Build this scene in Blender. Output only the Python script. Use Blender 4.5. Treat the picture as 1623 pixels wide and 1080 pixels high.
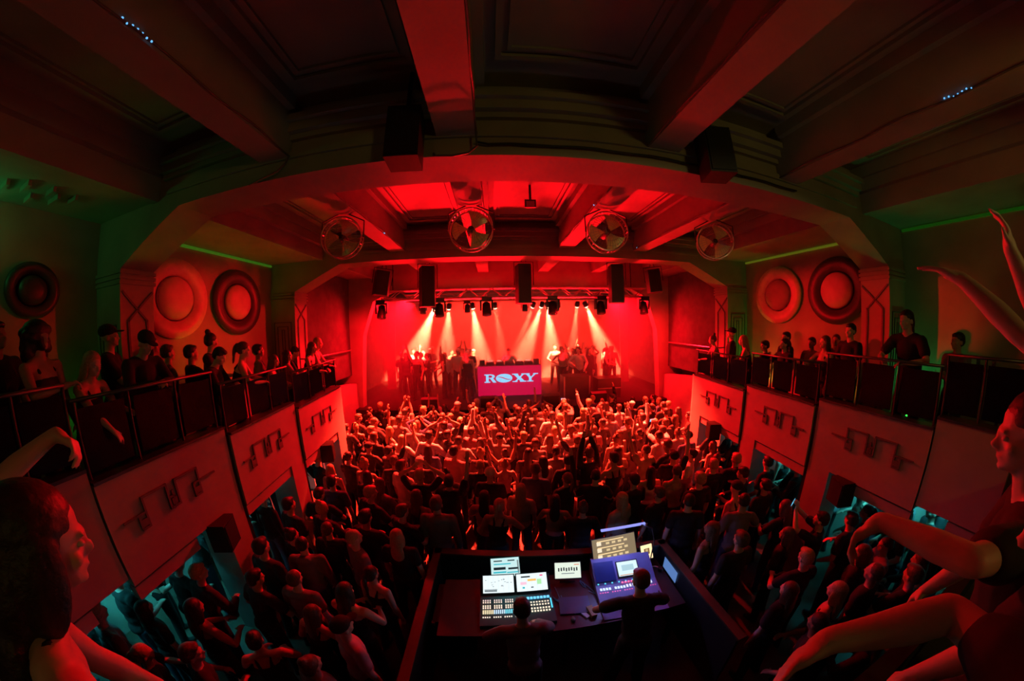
import bpy, math, random
import numpy as np
from mathutils import Vector, Matrix, Euler
S = bpy.context.scene
C = S.collection
for o in list(bpy.data.objects): bpy.data.objects.remove(o)
random.seed(7)
PI = math.pi
R = math.radians
V = Vector

# ------------------------------------------------------------ camera
cd = bpy.data.cameras.new('camera'); cam = bpy.data.objects.new('camera', cd); C.objects.link(cam)
S.camera = cam
cd.type = 'PANO'; cd.sensor_fit = 'HORIZONTAL'; cd.sensor_width = 36.0; cd.clip_start = 0.03; cd.clip_end = 100
cc = cd.cycles if hasattr(cd, 'cycles') and hasattr(cd.cycles, 'panorama_type') else cd
cc.panorama_type = 'FISHEYE_LENS_POLYNOMIAL'
cc.fisheye_fov = R(200)
cc.fisheye_polynomial_k0 = 0.0
cc.fisheye_polynomial_k1 = -9.67774944e-02
cc.fisheye_polynomial_k2 = 8.11665171e-05
cc.fisheye_polynomial_k3 = 7.56466831e-05
cc.fisheye_polynomial_k4 = -1.47970806e-06
yaw, pitch, roll = 0.0601, -0.0615, -0.0203
def cam_axes():
    cy, sy, cp, sp, cr, sr = math.cos(yaw), math.sin(yaw), math.cos(pitch), math.sin(pitch), math.cos(roll), math.sin(roll)
    xv = V((cy, -sy, 0)); yv = V((sy, cy, 0)); zv = V((0, 0, 1))
    d = yv * cp + zv * sp; u = -yv * sp + zv * cp
    return xv * cr + u * sr, -xv * sr + u * cr, d
_r, _u, _d = cam_axes()
M = Matrix((_r, _u, -_d)).transposed().to_4x4(); M.translation = V((-0.667, 0.0, 4.2))
cam.matrix_world = M

# ------------------------------------------------------------ world, exposure
w = bpy.data.worlds.new('world'); S.world = w; w.use_nodes = True
w.node_tree.nodes['Background'].inputs[0].default_value = (0.02, 0.012, 0.008, 1)
w.node_tree.nodes['Background'].inputs[1].default_value = 0.05
S.view_settings.view_transform = 'Standard'; S.view_settings.look = 'None'
S.view_settings.gamma = 1; S.view_settings.use_curve_mapping = False
S.view_settings.exposure = 0.0
try:
    S.cycles.use_denoising = True
    S.cycles.denoiser = 'OPENIMAGEDENOISE'
    S.cycles.volume_bounces = 0
    S.cycles.max_bounces = 5
    S.cycles.diffuse_bounces = 1
    S.cycles.glossy_bounces = 2
    S.cycles.transmission_bounces = 4
    S.cycles.transparent_max_bounces = 8
    S.cycles.sample_clamp_indirect = 2.0
    S.cycles.caustics_reflective = False
    S.cycles.caustics_refractive = False
except Exception as e:
    print(e)

RED = (1.0, 0.002, 0.007)
HOT = (1.0, 0.10, 0.04)
def light(kind, name, loc, color, power, target=None, **kw):
    l = bpy.data.lights.new(name, kind); o = bpy.data.objects.new(name, l); C.objects.link(o)
    l.color = color; l.energy = power
    for k, v in kw.items(): setattr(l, k, v)
    o.location = loc
    if target is not None:
        o.rotation_euler = (V(target) - V(loc)).to_track_quat('-Z', 'Y').to_euler()
    return o
# red stage wash from lights without fixtures, most at truss height, some low: they shine into the hall, on the front rows and on the backdrop
for x, p in ((-0.5, 60), (0.5, 60)):
    light('SPOT', 'hall_wash', (x, 8.72, 4.50), RED, p, (x * 0.45, 2.2, 4.4), spot_size=R(80), spot_blend=1.0, shadow_soft_size=0.12)
for s_ in (-1, 1):
    light('SPOT', 'hall_side', (s_ * 3.5, 8.72, 4.50), RED, 1600, (s_ * 1.5, 0.0, 4.0), spot_size=R(22), spot_blend=0.8, shadow_soft_size=0.12)  # added narrow spot that reddens the people beside the camera
    light('SPOT', 'side_wash', (s_ * 2.9, 8.75, 4.55), RED, 2500, (s_ * 4.25, 6.0, 2.2), spot_size=R(78), spot_blend=1.0, shadow_soft_size=0.10)
    light('SPOT', 'disc_wash', (-s_ * 2.0, 8.75, 4.45), RED, 2300, (s_ * 6.2, 4.6, 4.75), spot_size=R(17), spot_blend=0.9, shadow_soft_size=0.10)  # added narrow spot that reddens the wall discs
    light('SPOT', 'pier_wash', (-s_ * 2.6, 8.75, 4.45), RED, 2600, (s_ * 5.5, 2.65, 4.3), spot_size=R(10), spot_blend=0.9, shadow_soft_size=0.10)  # added narrow spot for the inner face of the near pier
    light('SPOT', 'pier_wash', (-s_ * 2.2, 8.75, 4.45), RED, 1500, (s_ * 5.5, 6.7, 4.2), spot_size=R(22), spot_blend=0.9, shadow_soft_size=0.10)
for x, p, sz in ((-3.0, 1900, 28), (-1.6, 2900, 29), (-0.3, 3200, 40), (1.6, 3100, 30), (3.0, 1900, 28)):
    light('SPOT', 'ceiling_wash', (x, 9.72, 2.90), RED, p * 0.95, (x * 0.9, 4.55, 6.45), spot_size=R(sz), spot_blend=0.8, shadow_soft_size=0.12)  # added low on the stage, no fixture, to redden the ceiling
light('SPOT', 'beam_wash', (-0.6, 9.7, 1.9), RED, 900, (-0.98, 1.6, 5.86), spot_size=R(13), spot_blend=0.8, shadow_soft_size=0.10)  # added low spots that redden the undersides of two ceiling beams
light('SPOT', 'beam_wash', (0.6, 9.7, 1.9), RED, 420, (0.98, 1.8, 5.86), spot_size=R(11), spot_blend=0.8, shadow_soft_size=0.10)
for x in (-3.6, -1.8, 0.0, 1.8, 3.6):   # down on the front rows
    light('SPOT', 'front_rows', (x, 8.95, 4.9), (1, 0.030, 0.013), 27000, (x * 1.05, 7.2, 1.5), spot_size=R(56), spot_blend=1.0, shadow_soft_size=0.08)
for x in (-4.6, 4.6):    # stage side walls
    light('AREA', 'wash_side', (x * 0.8, 10.2, 5.0), RED, 420, (x * 1.2, 9.0, 1.2), shape='SQUARE', size=0.5, spread=R(140))
light('AREA', 'wash_back', (0, 12.9, 5.3), (1, 0.009, 0.005), 1600, (0, 14.2, 2.0), shape='RECTANGLE', size=7.0, size_y=0.3, spread=R(150))
for x in (-3.4, 3.4):
    light('SPOT', 'arch_wash', (x, 7.6, 4.6), RED, 900, (x * 1.5, 9.5, 3.0), spot_size=R(80), spot_blend=1.0, shadow_soft_size=0.1)
light('AREA', 'wash_ceiling', (0, 9.2, 5.0), RED, 170, (0, 8.2, 6.4), shape='RECTANGLE', size=7.0, size_y=0.2, spread=R(160))
# weak warm lamps at the rear of the hall behind the photographer
light('AREA', 'rear_lamp', (1.9, -2.6, 5.1), (1.0, 0.80, 0.16), 7, (1.9, 1.6, 6.4), shape='SQUARE', size=0.4)
light('AREA', 'rear_lamp', (-2.0, -3.0, 4.4), (1.0, 0.6, 0.25), 1.1, (-1.0, 4.0, 5.4), shape='SQUARE', size=0.4)

light('SPOT', 'rear_lamp_right', (1.6, -3.0, 5.75), (1.0, 0.78, 0.30), 230, (1.4, 3.6, 5.95), spot_size=R(50), spot_blend=0.9, shadow_soft_size=0.15)

# ------------------------------------------------------------ materials
MATS = {}
def mat(name, col, rough=0.6, metal=0.0, var=0.15, scale=6.0, bump=0.0, emit=None, es=1.0, spec=0.5):
    if name in MATS: return MATS[name]
    m = bpy.data.materials.new(name); m.use_nodes = True; nt = m.node_tree; b = nt.nodes['Principled BSDF']
    b.inputs['Roughness'].default_value = rough; b.inputs['Metallic'].default_value = metal
    b.inputs['Specular IOR Level'].default_value = spec
    tc = nt.nodes.new('ShaderNodeTexCoord'); nz = nt.nodes.new('ShaderNodeTexNoise'); nz.inputs['Scale'].default_value = scale
    nz.inputs['Detail'].default_value = 3
    nt.links.new(tc.outputs['Object'], nz.inputs['Vector'])
    rp = nt.nodes.new('ShaderNodeValToRGB')
    rp.color_ramp.elements[0].position = 0.3; rp.color_ramp.elements[1].position = 0.7
    rp.color_ramp.elements[0].color = [c * (1 - var) for c in col] + [1]
    rp.color_ramp.elements[1].color = [min(1, c * (1 + var * 0.5)) for c in col] + [1]
    nt.links.new(nz.outputs['Fac'], rp.inputs['Fac']); nt.links.new(rp.outputs['Color'], b.inputs['Base Color'])
    if bump:
        bp = nt.nodes.new('ShaderNodeBump'); bp.inputs['Strength'].default_value = bump; bp.inputs['Distance'].default_value = 0.01
        nt.links.new(nz.outputs['Fac'], bp.inputs['Height']); nt.links.new(bp.outputs['Normal'], b.inputs['Normal'])
    if emit is not None:
        b.inputs['Emission Color'].default_value = (*emit, 1); b.inputs['Emission Strength'].default_value = es
    MATS[name] = m; return m
plaster = mat('plaster', (0.42, 0.37, 0.30), 0.75, var=0.18, scale=1.6, bump=0.15)
plaster_dark = mat('plaster_dark', (0.30, 0.26, 0.21), 0.8, var=0.2, scale=2.0, bump=0.15)
parapet_m = mat('parapet_paint', (0.46, 0.42, 0.38), 0.7, var=0.15, scale=2.2, bump=0.1)
relief_m = mat('relief_paint', (0.16, 0.14, 0.13), 0.7)
floor_m = mat('floor_boards', (0.10, 0.07, 0.05), 0.5, var=0.3, scale=3)
black = mat('black_metal', (0.02, 0.02, 0.022), 0.45, 0.3)
black_cloth = mat('black_cloth', (0.015, 0.014, 0.015), 0.9)
blackwood = mat('black_lacquer', (0.03, 0.03, 0.03), 0.35)
steel = mat('steel', (0.55, 0.54, 0.5), 0.28, 0.95)
alu = mat('aluminium', (0.6, 0.6, 0.6), 0.35, 0.9)
grille = mat('speaker_grille', (0.012, 0.012, 0.013), 0.6, 0.2, var=0.5, scale=160)
wood = mat('rail_wood', (0.12, 0.06, 0.035), 0.35)
pale_ring = mat('pale_disc_tone', (0.72, 0.62, 0.48), 0.45)  # two ring tones, pale and dark, shared out among the wall discs
dark_ring = mat('dark_disc_tone', (0.06, 0.05, 0.05), 0.4)
disc_m = mat('disc_paint', (0.6, 0.5, 0.42), 0.5)
drape = mat('stage_drape', (0.10, 0.09, 0.09), 0.9, var=0.3, scale=4)
back_drape = mat('backdrop_cloth', (0.5, 0.45, 0.42), 0.9, var=0.2, scale=3)
def glass_mat(name, tint, rough=0.02, gloss=0.08):
    m = bpy.data.materials.new(name); m.use_nodes = True; nt = m.node_tree
    nt.nodes.remove(nt.nodes['Principled BSDF']); out = nt.nodes['Material Output']
    t = nt.nodes.new('ShaderNodeBsdfTransparent'); t.inputs[0].default_value = (*tint, 1)
    g = nt.nodes.new('ShaderNodeBsdfGlossy'); g.inputs['Roughness'].default_value = rough
    mx = nt.nodes.new('ShaderNodeMixShader'); mx.inputs[0].default_value = gloss
    nt.links.new(t.outputs[0], mx.inputs[1]); nt.links.new(g.outputs[0], mx.inputs[2]); nt.links.new(mx.outputs[0], out.inputs['Surface'])
    return m
smoked = glass_mat('smoked_glass', (0.06, 0.055, 0.055), 0.3, 0.012)
clear = glass_mat('clear_glass', (0.75, 0.78, 0.78), 0.03, 0.25)
lens_g = glass_mat('lens_glass', (0.25, 0.3, 0.4), 0.02, 0.4)
def emis(name, col, s):
    if name in MATS: return MATS[name]
    m = bpy.data.materials.new(name); m.use_nodes = True; b = m.node_tree.nodes['Principled BSDF']
    b.inputs['Base Color'].default_value = (0.02, 0.02, 0.02, 1); b.inputs['Roughness'].default_value = 0.3
    b.inputs['Emission Color'].default_value = (*col, 1); b.inputs['Emission Strength'].default_value = s
    MATS[name] = m; return m

# ------------------------------------------------------------ mesh builder
class MB:
    def __init__(s): s.v = []; s.f = []; s.mi = []; s.cur = 0
    def add(s, vs, fs):
        n = len(s.v); s.v += [tuple(x) for x in vs]; s.f += [tuple(i + n for i in f) for f in fs]; s.mi += [s.cur] * len(fs); return s
    def box(s, c, d, rot=None, m=None):
        if m is not None: s.cur = m
        x, y, z = d[0] / 2, d[1] / 2, d[2] / 2
        vs = [V((a * x, b * y, e * z)) for e in (-1, 1) for b in (-1, 1) for a in (-1, 1)]
        if rot is not None:
            q = rot if isinstance(rot, Matrix) else Euler(rot).to_matrix(); vs = [q @ v for v in vs]
        vs = [v + V(c) for v in vs]
        return s.add(vs, [(0, 2, 3, 1), (4, 5, 7, 6), (0, 1, 5, 4), (2, 6, 7, 3), (0, 4, 6, 2), (1, 3, 7, 5)])
    def bb(s, x0, x1, y0, y1, z0, z1, m=None):
        return s.box(((x0 + x1) / 2, (y0 + y1) / 2, (z0 + z1) / 2), (abs(x1 - x0), abs(y1 - y0), abs(z1 - z0)), None, m)
    def cyl(s, a, b, r, n=10, r2=None, cap=True, m=None):
        if m is not None: s.cur = m
        a, b = V(a), V(b); r2 = r if r2 is None else r2; d = (b - a).normalized()
        t = V((0, 0, 1)) if abs(d.z) < 0.9 else V((1, 0, 0)); p = d.cross(t).normalized(); q = d.cross(p)
        vs = [a + (p * math.cos(2 * PI * i / n) + q * math.sin(2 * PI * i / n)) * r for i in range(n)] + [b + (p * math.cos(2 * PI * i / n) + q * math.sin(2 * PI * i / n)) * r2 for i in range(n)]
        fs = [(i, (i + 1) % n, n + (i + 1) % n, n + i) for i in range(n)]
        if cap: fs += [tuple(range(n - 1, -1, -1)), tuple(range(n, 2 * n))]
        return s.add(vs, fs)
    def tube(s, pts, r, n=6, m=None):
        if m is not None: s.cur = m
        pts = [V(p) for p in pts]; rings = []; vs = []
        pr = None
        for i, p in enumerate(pts):
            d = (pts[min(i + 1, len(pts) - 1)] - pts[max(i - 1, 0)]).normalized()
            if pr is None:
                t = V((0, 0, 1)) if abs(d.z) < 0.9 else V((1, 0, 0)); pr = d.cross(t).normalized()
            pr = (pr - d * pr.dot(d)).normalized(); q = d.cross(pr)
            vs += [p + (pr * math.cos(2 * PI * k / n) + q * math.sin(2 * PI * k / n)) * r for k in range(n)]
        fs = [(i * n + k, i * n + (k + 1) % n, (i + 1) * n + (k + 1) % n, (i + 1) * n + k) for i in range(len(pts) - 1) for k in range(n)]
        fs += [tuple(range(n - 1, -1, -1)), tuple(range((len(pts) - 1) * n, len(pts) * n))]
        return s.add(vs, fs)
    def lathe(s, prof, c=(0, 0, 0), axis='z', n=24, m=None, rot=None):
        if m is not None: s.cur = m
        vs = []
        for (r, h) in prof:
            for i in range(n):
                a = 2 * PI * i / n; x, y, z = r * math.cos(a), r * math.sin(a), h
                p = V((x, y, z)) if axis == 'z' else (V((x, z, y)) if axis == 'y' else V((z, x, y)))
                if rot is not None: p = rot @ p
                vs.append(p + V(c))
        fs = [(j * n + i, j * n + (i + 1) % n, (j + 1) * n + (i + 1) % n, (j + 1) * n + i) for j in range(len(prof) - 1) for i in range(n)]
        fs += [tuple(range(n - 1, -1, -1)), tuple(range((len(prof) - 1) * n, len(prof) * n))]
        return s.add(vs, fs)
    def prism(s, poly, y0, y1, plane='xz', m=None):
        if m is not None: s.cur = m
        n = len(poly)
        f = {'xz': lambda a, b, t: (a, t, b), 'yz': lambda a, b, t: (t, a, b), 'xy': lambda a, b, t: (a, b, t)}[plane]
        vs = [f(a, b, y0) for a, b in poly] + [f(a, b, y1) for a, b in poly]
        return s.add(vs, [(i, (i + 1) % n, n + (i + 1) % n, n + i) for i in range(n)] + [tuple(range(n - 1, -1, -1)), tuple(range(n, 2 * n))])
    def sph(s, c, r, n=12, m=None, sc=(1, 1, 1)):
        k = n // 2; prof = [(max(1e-4, r * math.sin(PI * i / k)), -r * math.cos(PI * i / k)) for i in range(k + 1)]
        q = Matrix.Diagonal(V(sc))
        return s.lathe(prof, c, 'z', n, m, q)
    def build(s, name, mats, parent=None, smooth=False, loc=None, rot=None):
        me = bpy.data.meshes.new(name); me.from_pydata([tuple(x) for x in s.v], [], s.f)
        mats = mats if isinstance(mats, (list, tuple)) else [mats]
        for m in mats: me.materials.append(m)
        if len(mats) > 1: me.polygons.foreach_set('material_index', s.mi)
        if smooth: me.polygons.foreach_set('use_smooth', [True] * len(me.polygons))
        me.update()
        import bmesh
        bm = bmesh.new(); bm.from_mesh(me); bmesh.ops.recalc_face_normals(bm, faces=bm.faces); bm.to_mesh(me); bm.free()
        o = bpy.data.objects.new(name, me); C.objects.link(o)
        if parent is not None: o.parent = parent
        if loc is not None: o.location = loc
        if rot is not None: o.rotation_euler = rot
        return o
def tag(o, label=None, cat=None, group=None, kind=None):
    if label: o['label'] = label
    if cat: o['category'] = cat
    if group: o['group'] = group
    if kind: o['kind'] = kind
    return o
def thing(name, label, cat, loc=(0, 0, 0), rot=(0, 0, 0), group=None):
    o = bpy.data.objects.new(name, None); C.objects.link(o); o.location = loc; o.rotation_euler = rot
    return tag(o, label, cat, group)
def struct(name, mb, m, label=None):
    return tag(mb.build(name, m), label, None, None, 'structure')
def copy_tree(o, parent=None):
    c = o.copy(); C.objects.link(c); c.parent = parent
    for ch in list(o.children): copy_tree(ch, c)
    return c
#PART2

# ============================================================ THE ROOM
HW = 6.24
FR = [(-1.66, -1.15), (2.40, 2.91), (6.46, 6.97)]
def sym(f):
    for s in (-1, 1): f(s)
struct('floor', MB().bb(-HW, HW, -4, 9.3, -0.15, 0), floor_m, 'dark club floor under the crowd')
struct('stage_floor', MB().bb(-6.4, 6.4, 9.3, 14.6, -0.1, 1.4), mat('stage_boards', (0.03, 0.028, 0.028), 0.8, spec=0.2), 'raised black stage platform').name = 'floor_stage'
for s, nm in ((-1, 'wall_left'), (1, 'wall_right')):
    struct(nm, MB().bb(s * HW, s * (HW + 0.2), -4, 9.6, 0, 6.6), plaster, 'long plaster side wall of the hall')
struct('wall_back', MB().bb(-HW, HW, -4.2, -4, 0, 6.6), drape)
struct('wall_stage_rear', MB().bb(-6.6, 6.6, 14.4, 14.6, 0, 7), back_drape)
# main ceiling and the lower ceilings over the side galleries
struct('ceiling', MB().bb(-4.82, 4.82, -4, 14.5, 6.45, 6.6), plaster, 'main coffered ceiling')
for s, nm in ((-1, 'ceiling_left'), (1, 'ceiling_right')):
    mb = MB().bb(s * 4.82, s * HW, -4, 9.6, 5.82, 5.96)
    mb.bb(s * 4.70, s * 4.82, -4, 9.6, 5.80, 6.45)
    mb.bb(s * 4.58, s * 4.70, -4, 9.6, 6.10, 6.45); mb.bb(s * 4.52, s * 4.58, -4, 9.6, 6.28, 6.45)
    struct(nm, mb, plaster, 'lower gallery ceiling with stepped cornice')
# transverse frames: pier, haunch and beam in one casting
def frame_profile(w, wt, zb, zh, out, top):
    L = [(-out, 0), (-w, 0), (-w, zh), (-wt, zb), (wt, zb), (w, zh), (w, 0), (out, 0), (out, top), (-out, top)]
    return L
def frame(y0, y1, faces=(-1,)):
    mb = MB()
    # built from convex pieces
    for s in (-1, 1):
        mb.prism([(s * HW, 0), (s * 5.5, 0), (s * 5.5, 5.10), (s * HW, 5.10)], y0, y1)
        mb.prism([(s * HW, 5.10), (s * 5.5, 5.10), (s * 4.25, 5.67), (s * 4.25, 6.5), (s * HW, 6.5)], y0, y1)
    mb.bb(-4.25, 4.25, y0, y1, 5.67, 6.5)
    for f in faces:
        y = y0 if f < 0 else y1
        def st(x0, x1, z0, z1, d): mb.bb(x0, x1, y, y + f * d, z0, z1)
        st(-4.5, 4.5, 5.85, 5.92, 0.03); st(-4.6, 4.6, 6.04, 6.10, 0.05); st(-4.62, 4.62, 6.10, 6.20, 0.11); st(-4.64, 4.64, 6.20, 6.27, 0.16)
    # bands round the pier head
    for s in (-1, 1):
        for z in (4.92, 4.99, 5.06):
            mb.bb(s * 5.475, s * 5.6, y0 - 0.02, y1 + 0.02, z - 0.022, z + 0.022)
            mb.bb(s * 5.5, s * HW, y0 - 0.02, y0, z - 0.022, z + 0.022)
    return mb
for i, (a, b) in enumerate(FR):
    struct('ceiling_beam', frame(a, b, (-1, 1)), plaster, 'wide plaster portal frame with chamfered corners')
# pier ornament: crossed bands above a long hexagon on the inner faces, nested rectangles on the face towards the balcony
def pier_relief(s, y0, y1):
    mb = MB(); yc = (y0 + y1) / 2; x = s * 5.49; h = (y1 - y0) / 2 - 0.03
    pts = [[(yc - h, 4.80), (yc + h * 0.62, 4.42), (yc + h * 0.62, 2.7)], [(yc + h, 4.80), (yc - h * 0.62, 4.42), (yc - h * 0.62, 2.7)]]
    for pl in pts:
        for (ya, za), (yb, zb) in zip(pl, pl[1:]):
            L = math.hypot(yb - ya, zb - za); a = math.atan2(zb - za, yb - ya)
            mb.box((x, (ya + yb) / 2, (za + zb) / 2), (0.02, L + 0.02, 0.028), Matrix.Rotation(a, 3, 'X'))
    for d in (0.12, 0.22, 0.30):
        xa, xb = s * (5.5 + d), s * (HW - d + 0.02); 
        if d > 0.28: xa, xb = s * 5.83, s * 5.91
        zt = 4.5 - d
        mb.bb(xa, xb, y0 - 0.015, y0, zt - 0.02, zt)
        for q in (xa, xb): mb.bb(q - 0.01, q + 0.01, y0 - 0.015, y0, 2.9, zt)
    return mb
for (a, b) in FR[1:]:
    for s in (-1, 1): struct('pillar_relief', pier_relief(s, a, b), relief_m, 'relief bands on the pier').name = 'trim_pier'
# longitudinal beams and coffer mouldings of the three bays
bays = [(-1.15, 2.40), (2.91, 6.46), (6.97, 9.6)]
LB = (-2.8, -0.98, 0.98, 2.8)
for (a, b) in bays:
    for x in LB:
        mb = MB().bb(x - 0.17, x + 0.17, a, b, 5.86, 6.5)
        for s in (-1, 1):
            mb.bb(x + s * 0.17, x + s * 0.25, a + 0.16, b - 0.16, 6.32, 6.45)
            for y, t in ((a, 0.14), (b - 0.14, 0.14)):   # stepped ends
                pass
        struct('ceiling_beam', mb, plaster, 'long plaster ceiling beam between two frames')
    cells = [(-4.52, -2.97), (-2.63, -1.15), (-0.81, 0.81), (1.15, 2.63), (2.97, 4.52)]
    for (x0, x1) in cells:
        mb = MB()
        for d, zz, t in ((0.17, 6.41, 0.05), (0.27, 6.425, 0.03)):
            xa, xb, ya, yb = x0 + d, x1 - d, a + 0.20 + d, b - 0.20 - d
            mb.bb(xa, xa + t, ya, yb, zz, 6.45); mb.bb(xb - t, xb, ya, yb, zz, 6.45)
            mb.bb(xa + t, xb - t, ya, ya + t, zz, 6.45); mb.bb(xa + t, xb - t, yb - t, yb, zz, 6.45)
        struct('trim_1', mb, plaster, 'plaster panel moulding on the ceiling')
# stage arch (third frame) with legs that lean outwards at the foot
def arch():
    mb = MB(); y0, y1 = 9.6, 9.9
    mb.bb(-4.0, 4.0, y0, y1, 5.36, 6.6)
    for s in (-1, 1):
        mb.prism([(s * 4.0, 5.36), (s * 4.72, 5.02), (s * HW, 5.02), (s * HW, 6.6), (s * 4.0, 6.6)], y0, y1)
        mb.prism([(s * 4.72, 5.02), (s * 5.12, 3.9), (s * 5.30, 1.4), (s * HW, 1.4), (s * HW, 5.02)], y0, y1)
        mb.bb(s * 5.3, s * HW, y0, y1, 0, 1.4)
    return mb
struct('trim_stage_arch', arch(), plaster, 'proscenium arch with chamfered corners')
for s, nm in ((-1, 'wall_stage_left'), (1, 'wall_stage_right')):
    struct(nm, MB().bb(s * 6.3, s * 6.4, 9.9, 14.4, 0, 7), drape)
# side walls between the last pier and the arch: dark drape above, pale dado below, thin rail
for s in (-1, 1):
    struct('wall_drape', MB().bb(s * 5.62, s * 5.70, 6.97, 9.6, 2.55, 5.8), drape, 'dark cloth hung on the wall beside the stage').name = 'wall_left_drape' if s < 0 else 'wall_right_drape'
    struct('trim_2', MB().prism([(6.97, 0), (9.6, 0), (9.6, 2.25), (6.97, 2.55)], s * 5.45, s * 5.72, 'yz'), parapet_m, 'pale lower wall beside the stage')
    tag(MB().tube([(s * 5.5, 7.2, 3.42), (s * 5.5, 9.4, 3.42)], 0.025, 8).cyl((s * 5.5, 7.4, 3.42), (s * 5.64, 7.4, 3.42), 0.015).cyl((s * 5.5, 9.2, 3.42), (s * 5.64, 9.2, 3.42), 0.015).build('hand_rail', steel), 'thin metal rail along the %s side wall beside the stage' % ('left' if s < 0 else 'right'), 'rail')
    # slim drapes at the side of the backdrop
    tag(MB().prism([(s * 4.9, 5.4), (s * 5.2, 5.4), (s * 5.45, 1.4), (s * 5.05, 1.4)], 12.5, 12.58).build('side_curtain', back_drape), 'pale narrow curtain hanging at the %s edge of the stage backdrop' % ('left' if s < 0 else 'right'), 'curtain')

# ------------------------------------------------------------ side galleries
SEG = [  # y0, y1, p near, p far, floor z, top z, bottom z
    (0.30, 1.12, 3.92, 3.94, 2.62, 3.18, 2.15),
    (1.14, 2.76, 3.93, 3.99, 2.50, 3.05, 2.06),
    (2.82, 4.40, 3.97, 4.12, 2.32, 2.95, 1.98),
    (4.46, 6.30, 4.09, 4.26, 2.20, 2.84, 1.90)]
side_name = {-1: 'left', 1: 'right'}
for s in (-1, 1):
    mbf = MB()
    for (y0, y1, pa, pb, fz, tz, bz) in SEG:
        mbf.prism([(s * pa + s * 0.1, y0 - 0.04), (s * pb + s * 0.1, y1 + 0.04), (s * HW, y1 + 0.04), (s * HW, y0 - 0.04)], fz - 0.28, fz, 'xy')
    struct('floor_gallery', mbf, floor_m, 'stepped gallery floor along the %s wall' % side_name[s])
    for k, (y0, y1, pa, pb, fz, tz, bz) in enumerate(SEG):
        mb = MB()
        mb.prism([(s * pa, y0), (s * pb, y1), (s * (pb + 0.14), y1), (s * (pa + 0.14), y0)], bz, tz, 'xy')
        # thick lintel behind with pale soffit, pillar at the far end
        mb.prism([(s * (pa + 0.14), y0), (s * (pb + 0.14), y1), (s * (pb + 0.5), y1), (s * (pa + 0.5), y0)], bz, fz - 0.28, 'xy')
        if k:
            yp = y1 - 0.38
            pq = pa + (pb - pa) * (yp - y0) / (y1 - y0)
            mb.prism([(s * pq, yp), (s * pb, y1), (s * (pb + 0.5), y1), (s * (pq + 0.5), yp)], 0, bz, 'xy')
        if k == 3:   # rounded end of the gallery
            pts = [(s * (pb + 0.0), y1)] + [(s * (pb + 0.34 - 0.34 * math.cos(a)), y1 + 0.34 * math.sin(a)) for a in [PI / 10 * i for i in range(1, 6)]] + [(s * HW, y1 + 0.34 - 0.19), (s * HW, y1)]
            mb.prism([(s * pb, y1)] + [(s * (pb + 0.16 - 0.16 * math.cos(a)), y1 + 0.15 * math.sin(a)) for a in [PI / 10 * i for i in range(1, 6)]] + [(s * 5.5, y1 + 0.15), (s * 5.5, y1)], 1.6, tz, 'xy')
        struct('wall_parapet', mb, parapet_m, 'pale gallery parapet section over the crowd').name = 'wall_gallery'
        # ledge along the top
        mb = MB().prism([(s * (pa - 0.02), y0), (s * (pb - 0.02), y1), (s * (pb + 0.2), y1), (s * (pa + 0.2), y0)], tz, tz + 0.03, 'xy')
        struct('trim_3', mb, blackwood)
        yl = y1 - (0.40 if k != 1 else 0.78)
        pl_ = pa + (pb - pa) * (yl - y0) / (y1 - y0)
        struct('trim_6', MB().prism([(s * (pa + .02), y0), (s * (pl_ + .02), yl), (s * (pl_ + .12), yl), (s * (pa + .12), y0)], bz - .17, bz - .025, 'xy'), parapet_m, 'pale fascia board below the parapet')
        # recess strip at the joint
        if k and k < 3:
            struct('trim_4', MB().bb(s * (pb + 0.02), s * (pb + 0.16), y1, y1 + 0.07, 0.0, tz - 0.1), black, 'dark slot between parapet sections')
        # meander relief
        if k:
            sc = (y1 - y0) / 1.95; ang = math.atan2((pb - pa), y1 - y0); y_c = (y0 + y1) / 2 - 0.08; pc = (pa + pb) / 2
            zc = tz - 0.42
            B = MB(); t = 0.022; dp = 0.03
            def seg(a0, b0, a1, b1):
                def P(a): return y_c + (a - 0.7) * sc
                ya, yb = sorted((P(a0), P(a1))); za, zb = sorted((zc + b0 * 0.8, zc + b1 * 0.8))
                pm = pa + (pb - pa) * ((ya + yb) / 2 - y0) / (y1 - y0)
                B.box((s * (pm - 0.004), (ya + yb) / 2, (za + zb) / 2), (dp, yb - ya + t, zb - za + t), Matrix.Rotation(-s * ang, 3, 'Z'))
            for q in [(0, 0, .28, 0), (.28, -.18, .28, .18), (.28, .18, .62, .18), (.62, .18, .62, -.14), (.62, -.14, .76, -.14), (.76, -.14, .76, .18), (.76, .18, 1.12, .18), (1.12, .18, 1.12, -.18), (1.12, 0, 1.4, 0),
                      (.18, -.18, .28, -.18), (.18, -.18, .18, 0), (.69, -.14, .69, .06), (1.02, -.18, 1.12, -.18), (1.02, -.18, 1.02, 0), (1.02, 0, 1.12, 0), (.62, 0, .69, 0)]: seg(*q)
            for (a, b) in ((.23, -.11), (.69, -.07), (1.07, -.11)):
                seg(a - .025, b - .03, a + .025, b + .03)
            ob = B.build('trim_5', relief_m); tag(ob, 'dark geometric meander relief on the parapet', None, None, 'structure')
# rear balcony where the photographer stands
struct('floor_rear_balcony', MB().bb(-HW, HW, -4, 0.14, 2.1, 2.35), floor_m)
struct('floor_step', MB().bb(0.95, 3.9, -1.2, 0.14, 2.35, 2.55), floor_m)
struct('wall_rear_balcony', MB().bb(-3.94, 3.94, 0.14, 0.22, 2.0, 2.82), black_cloth)
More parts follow.
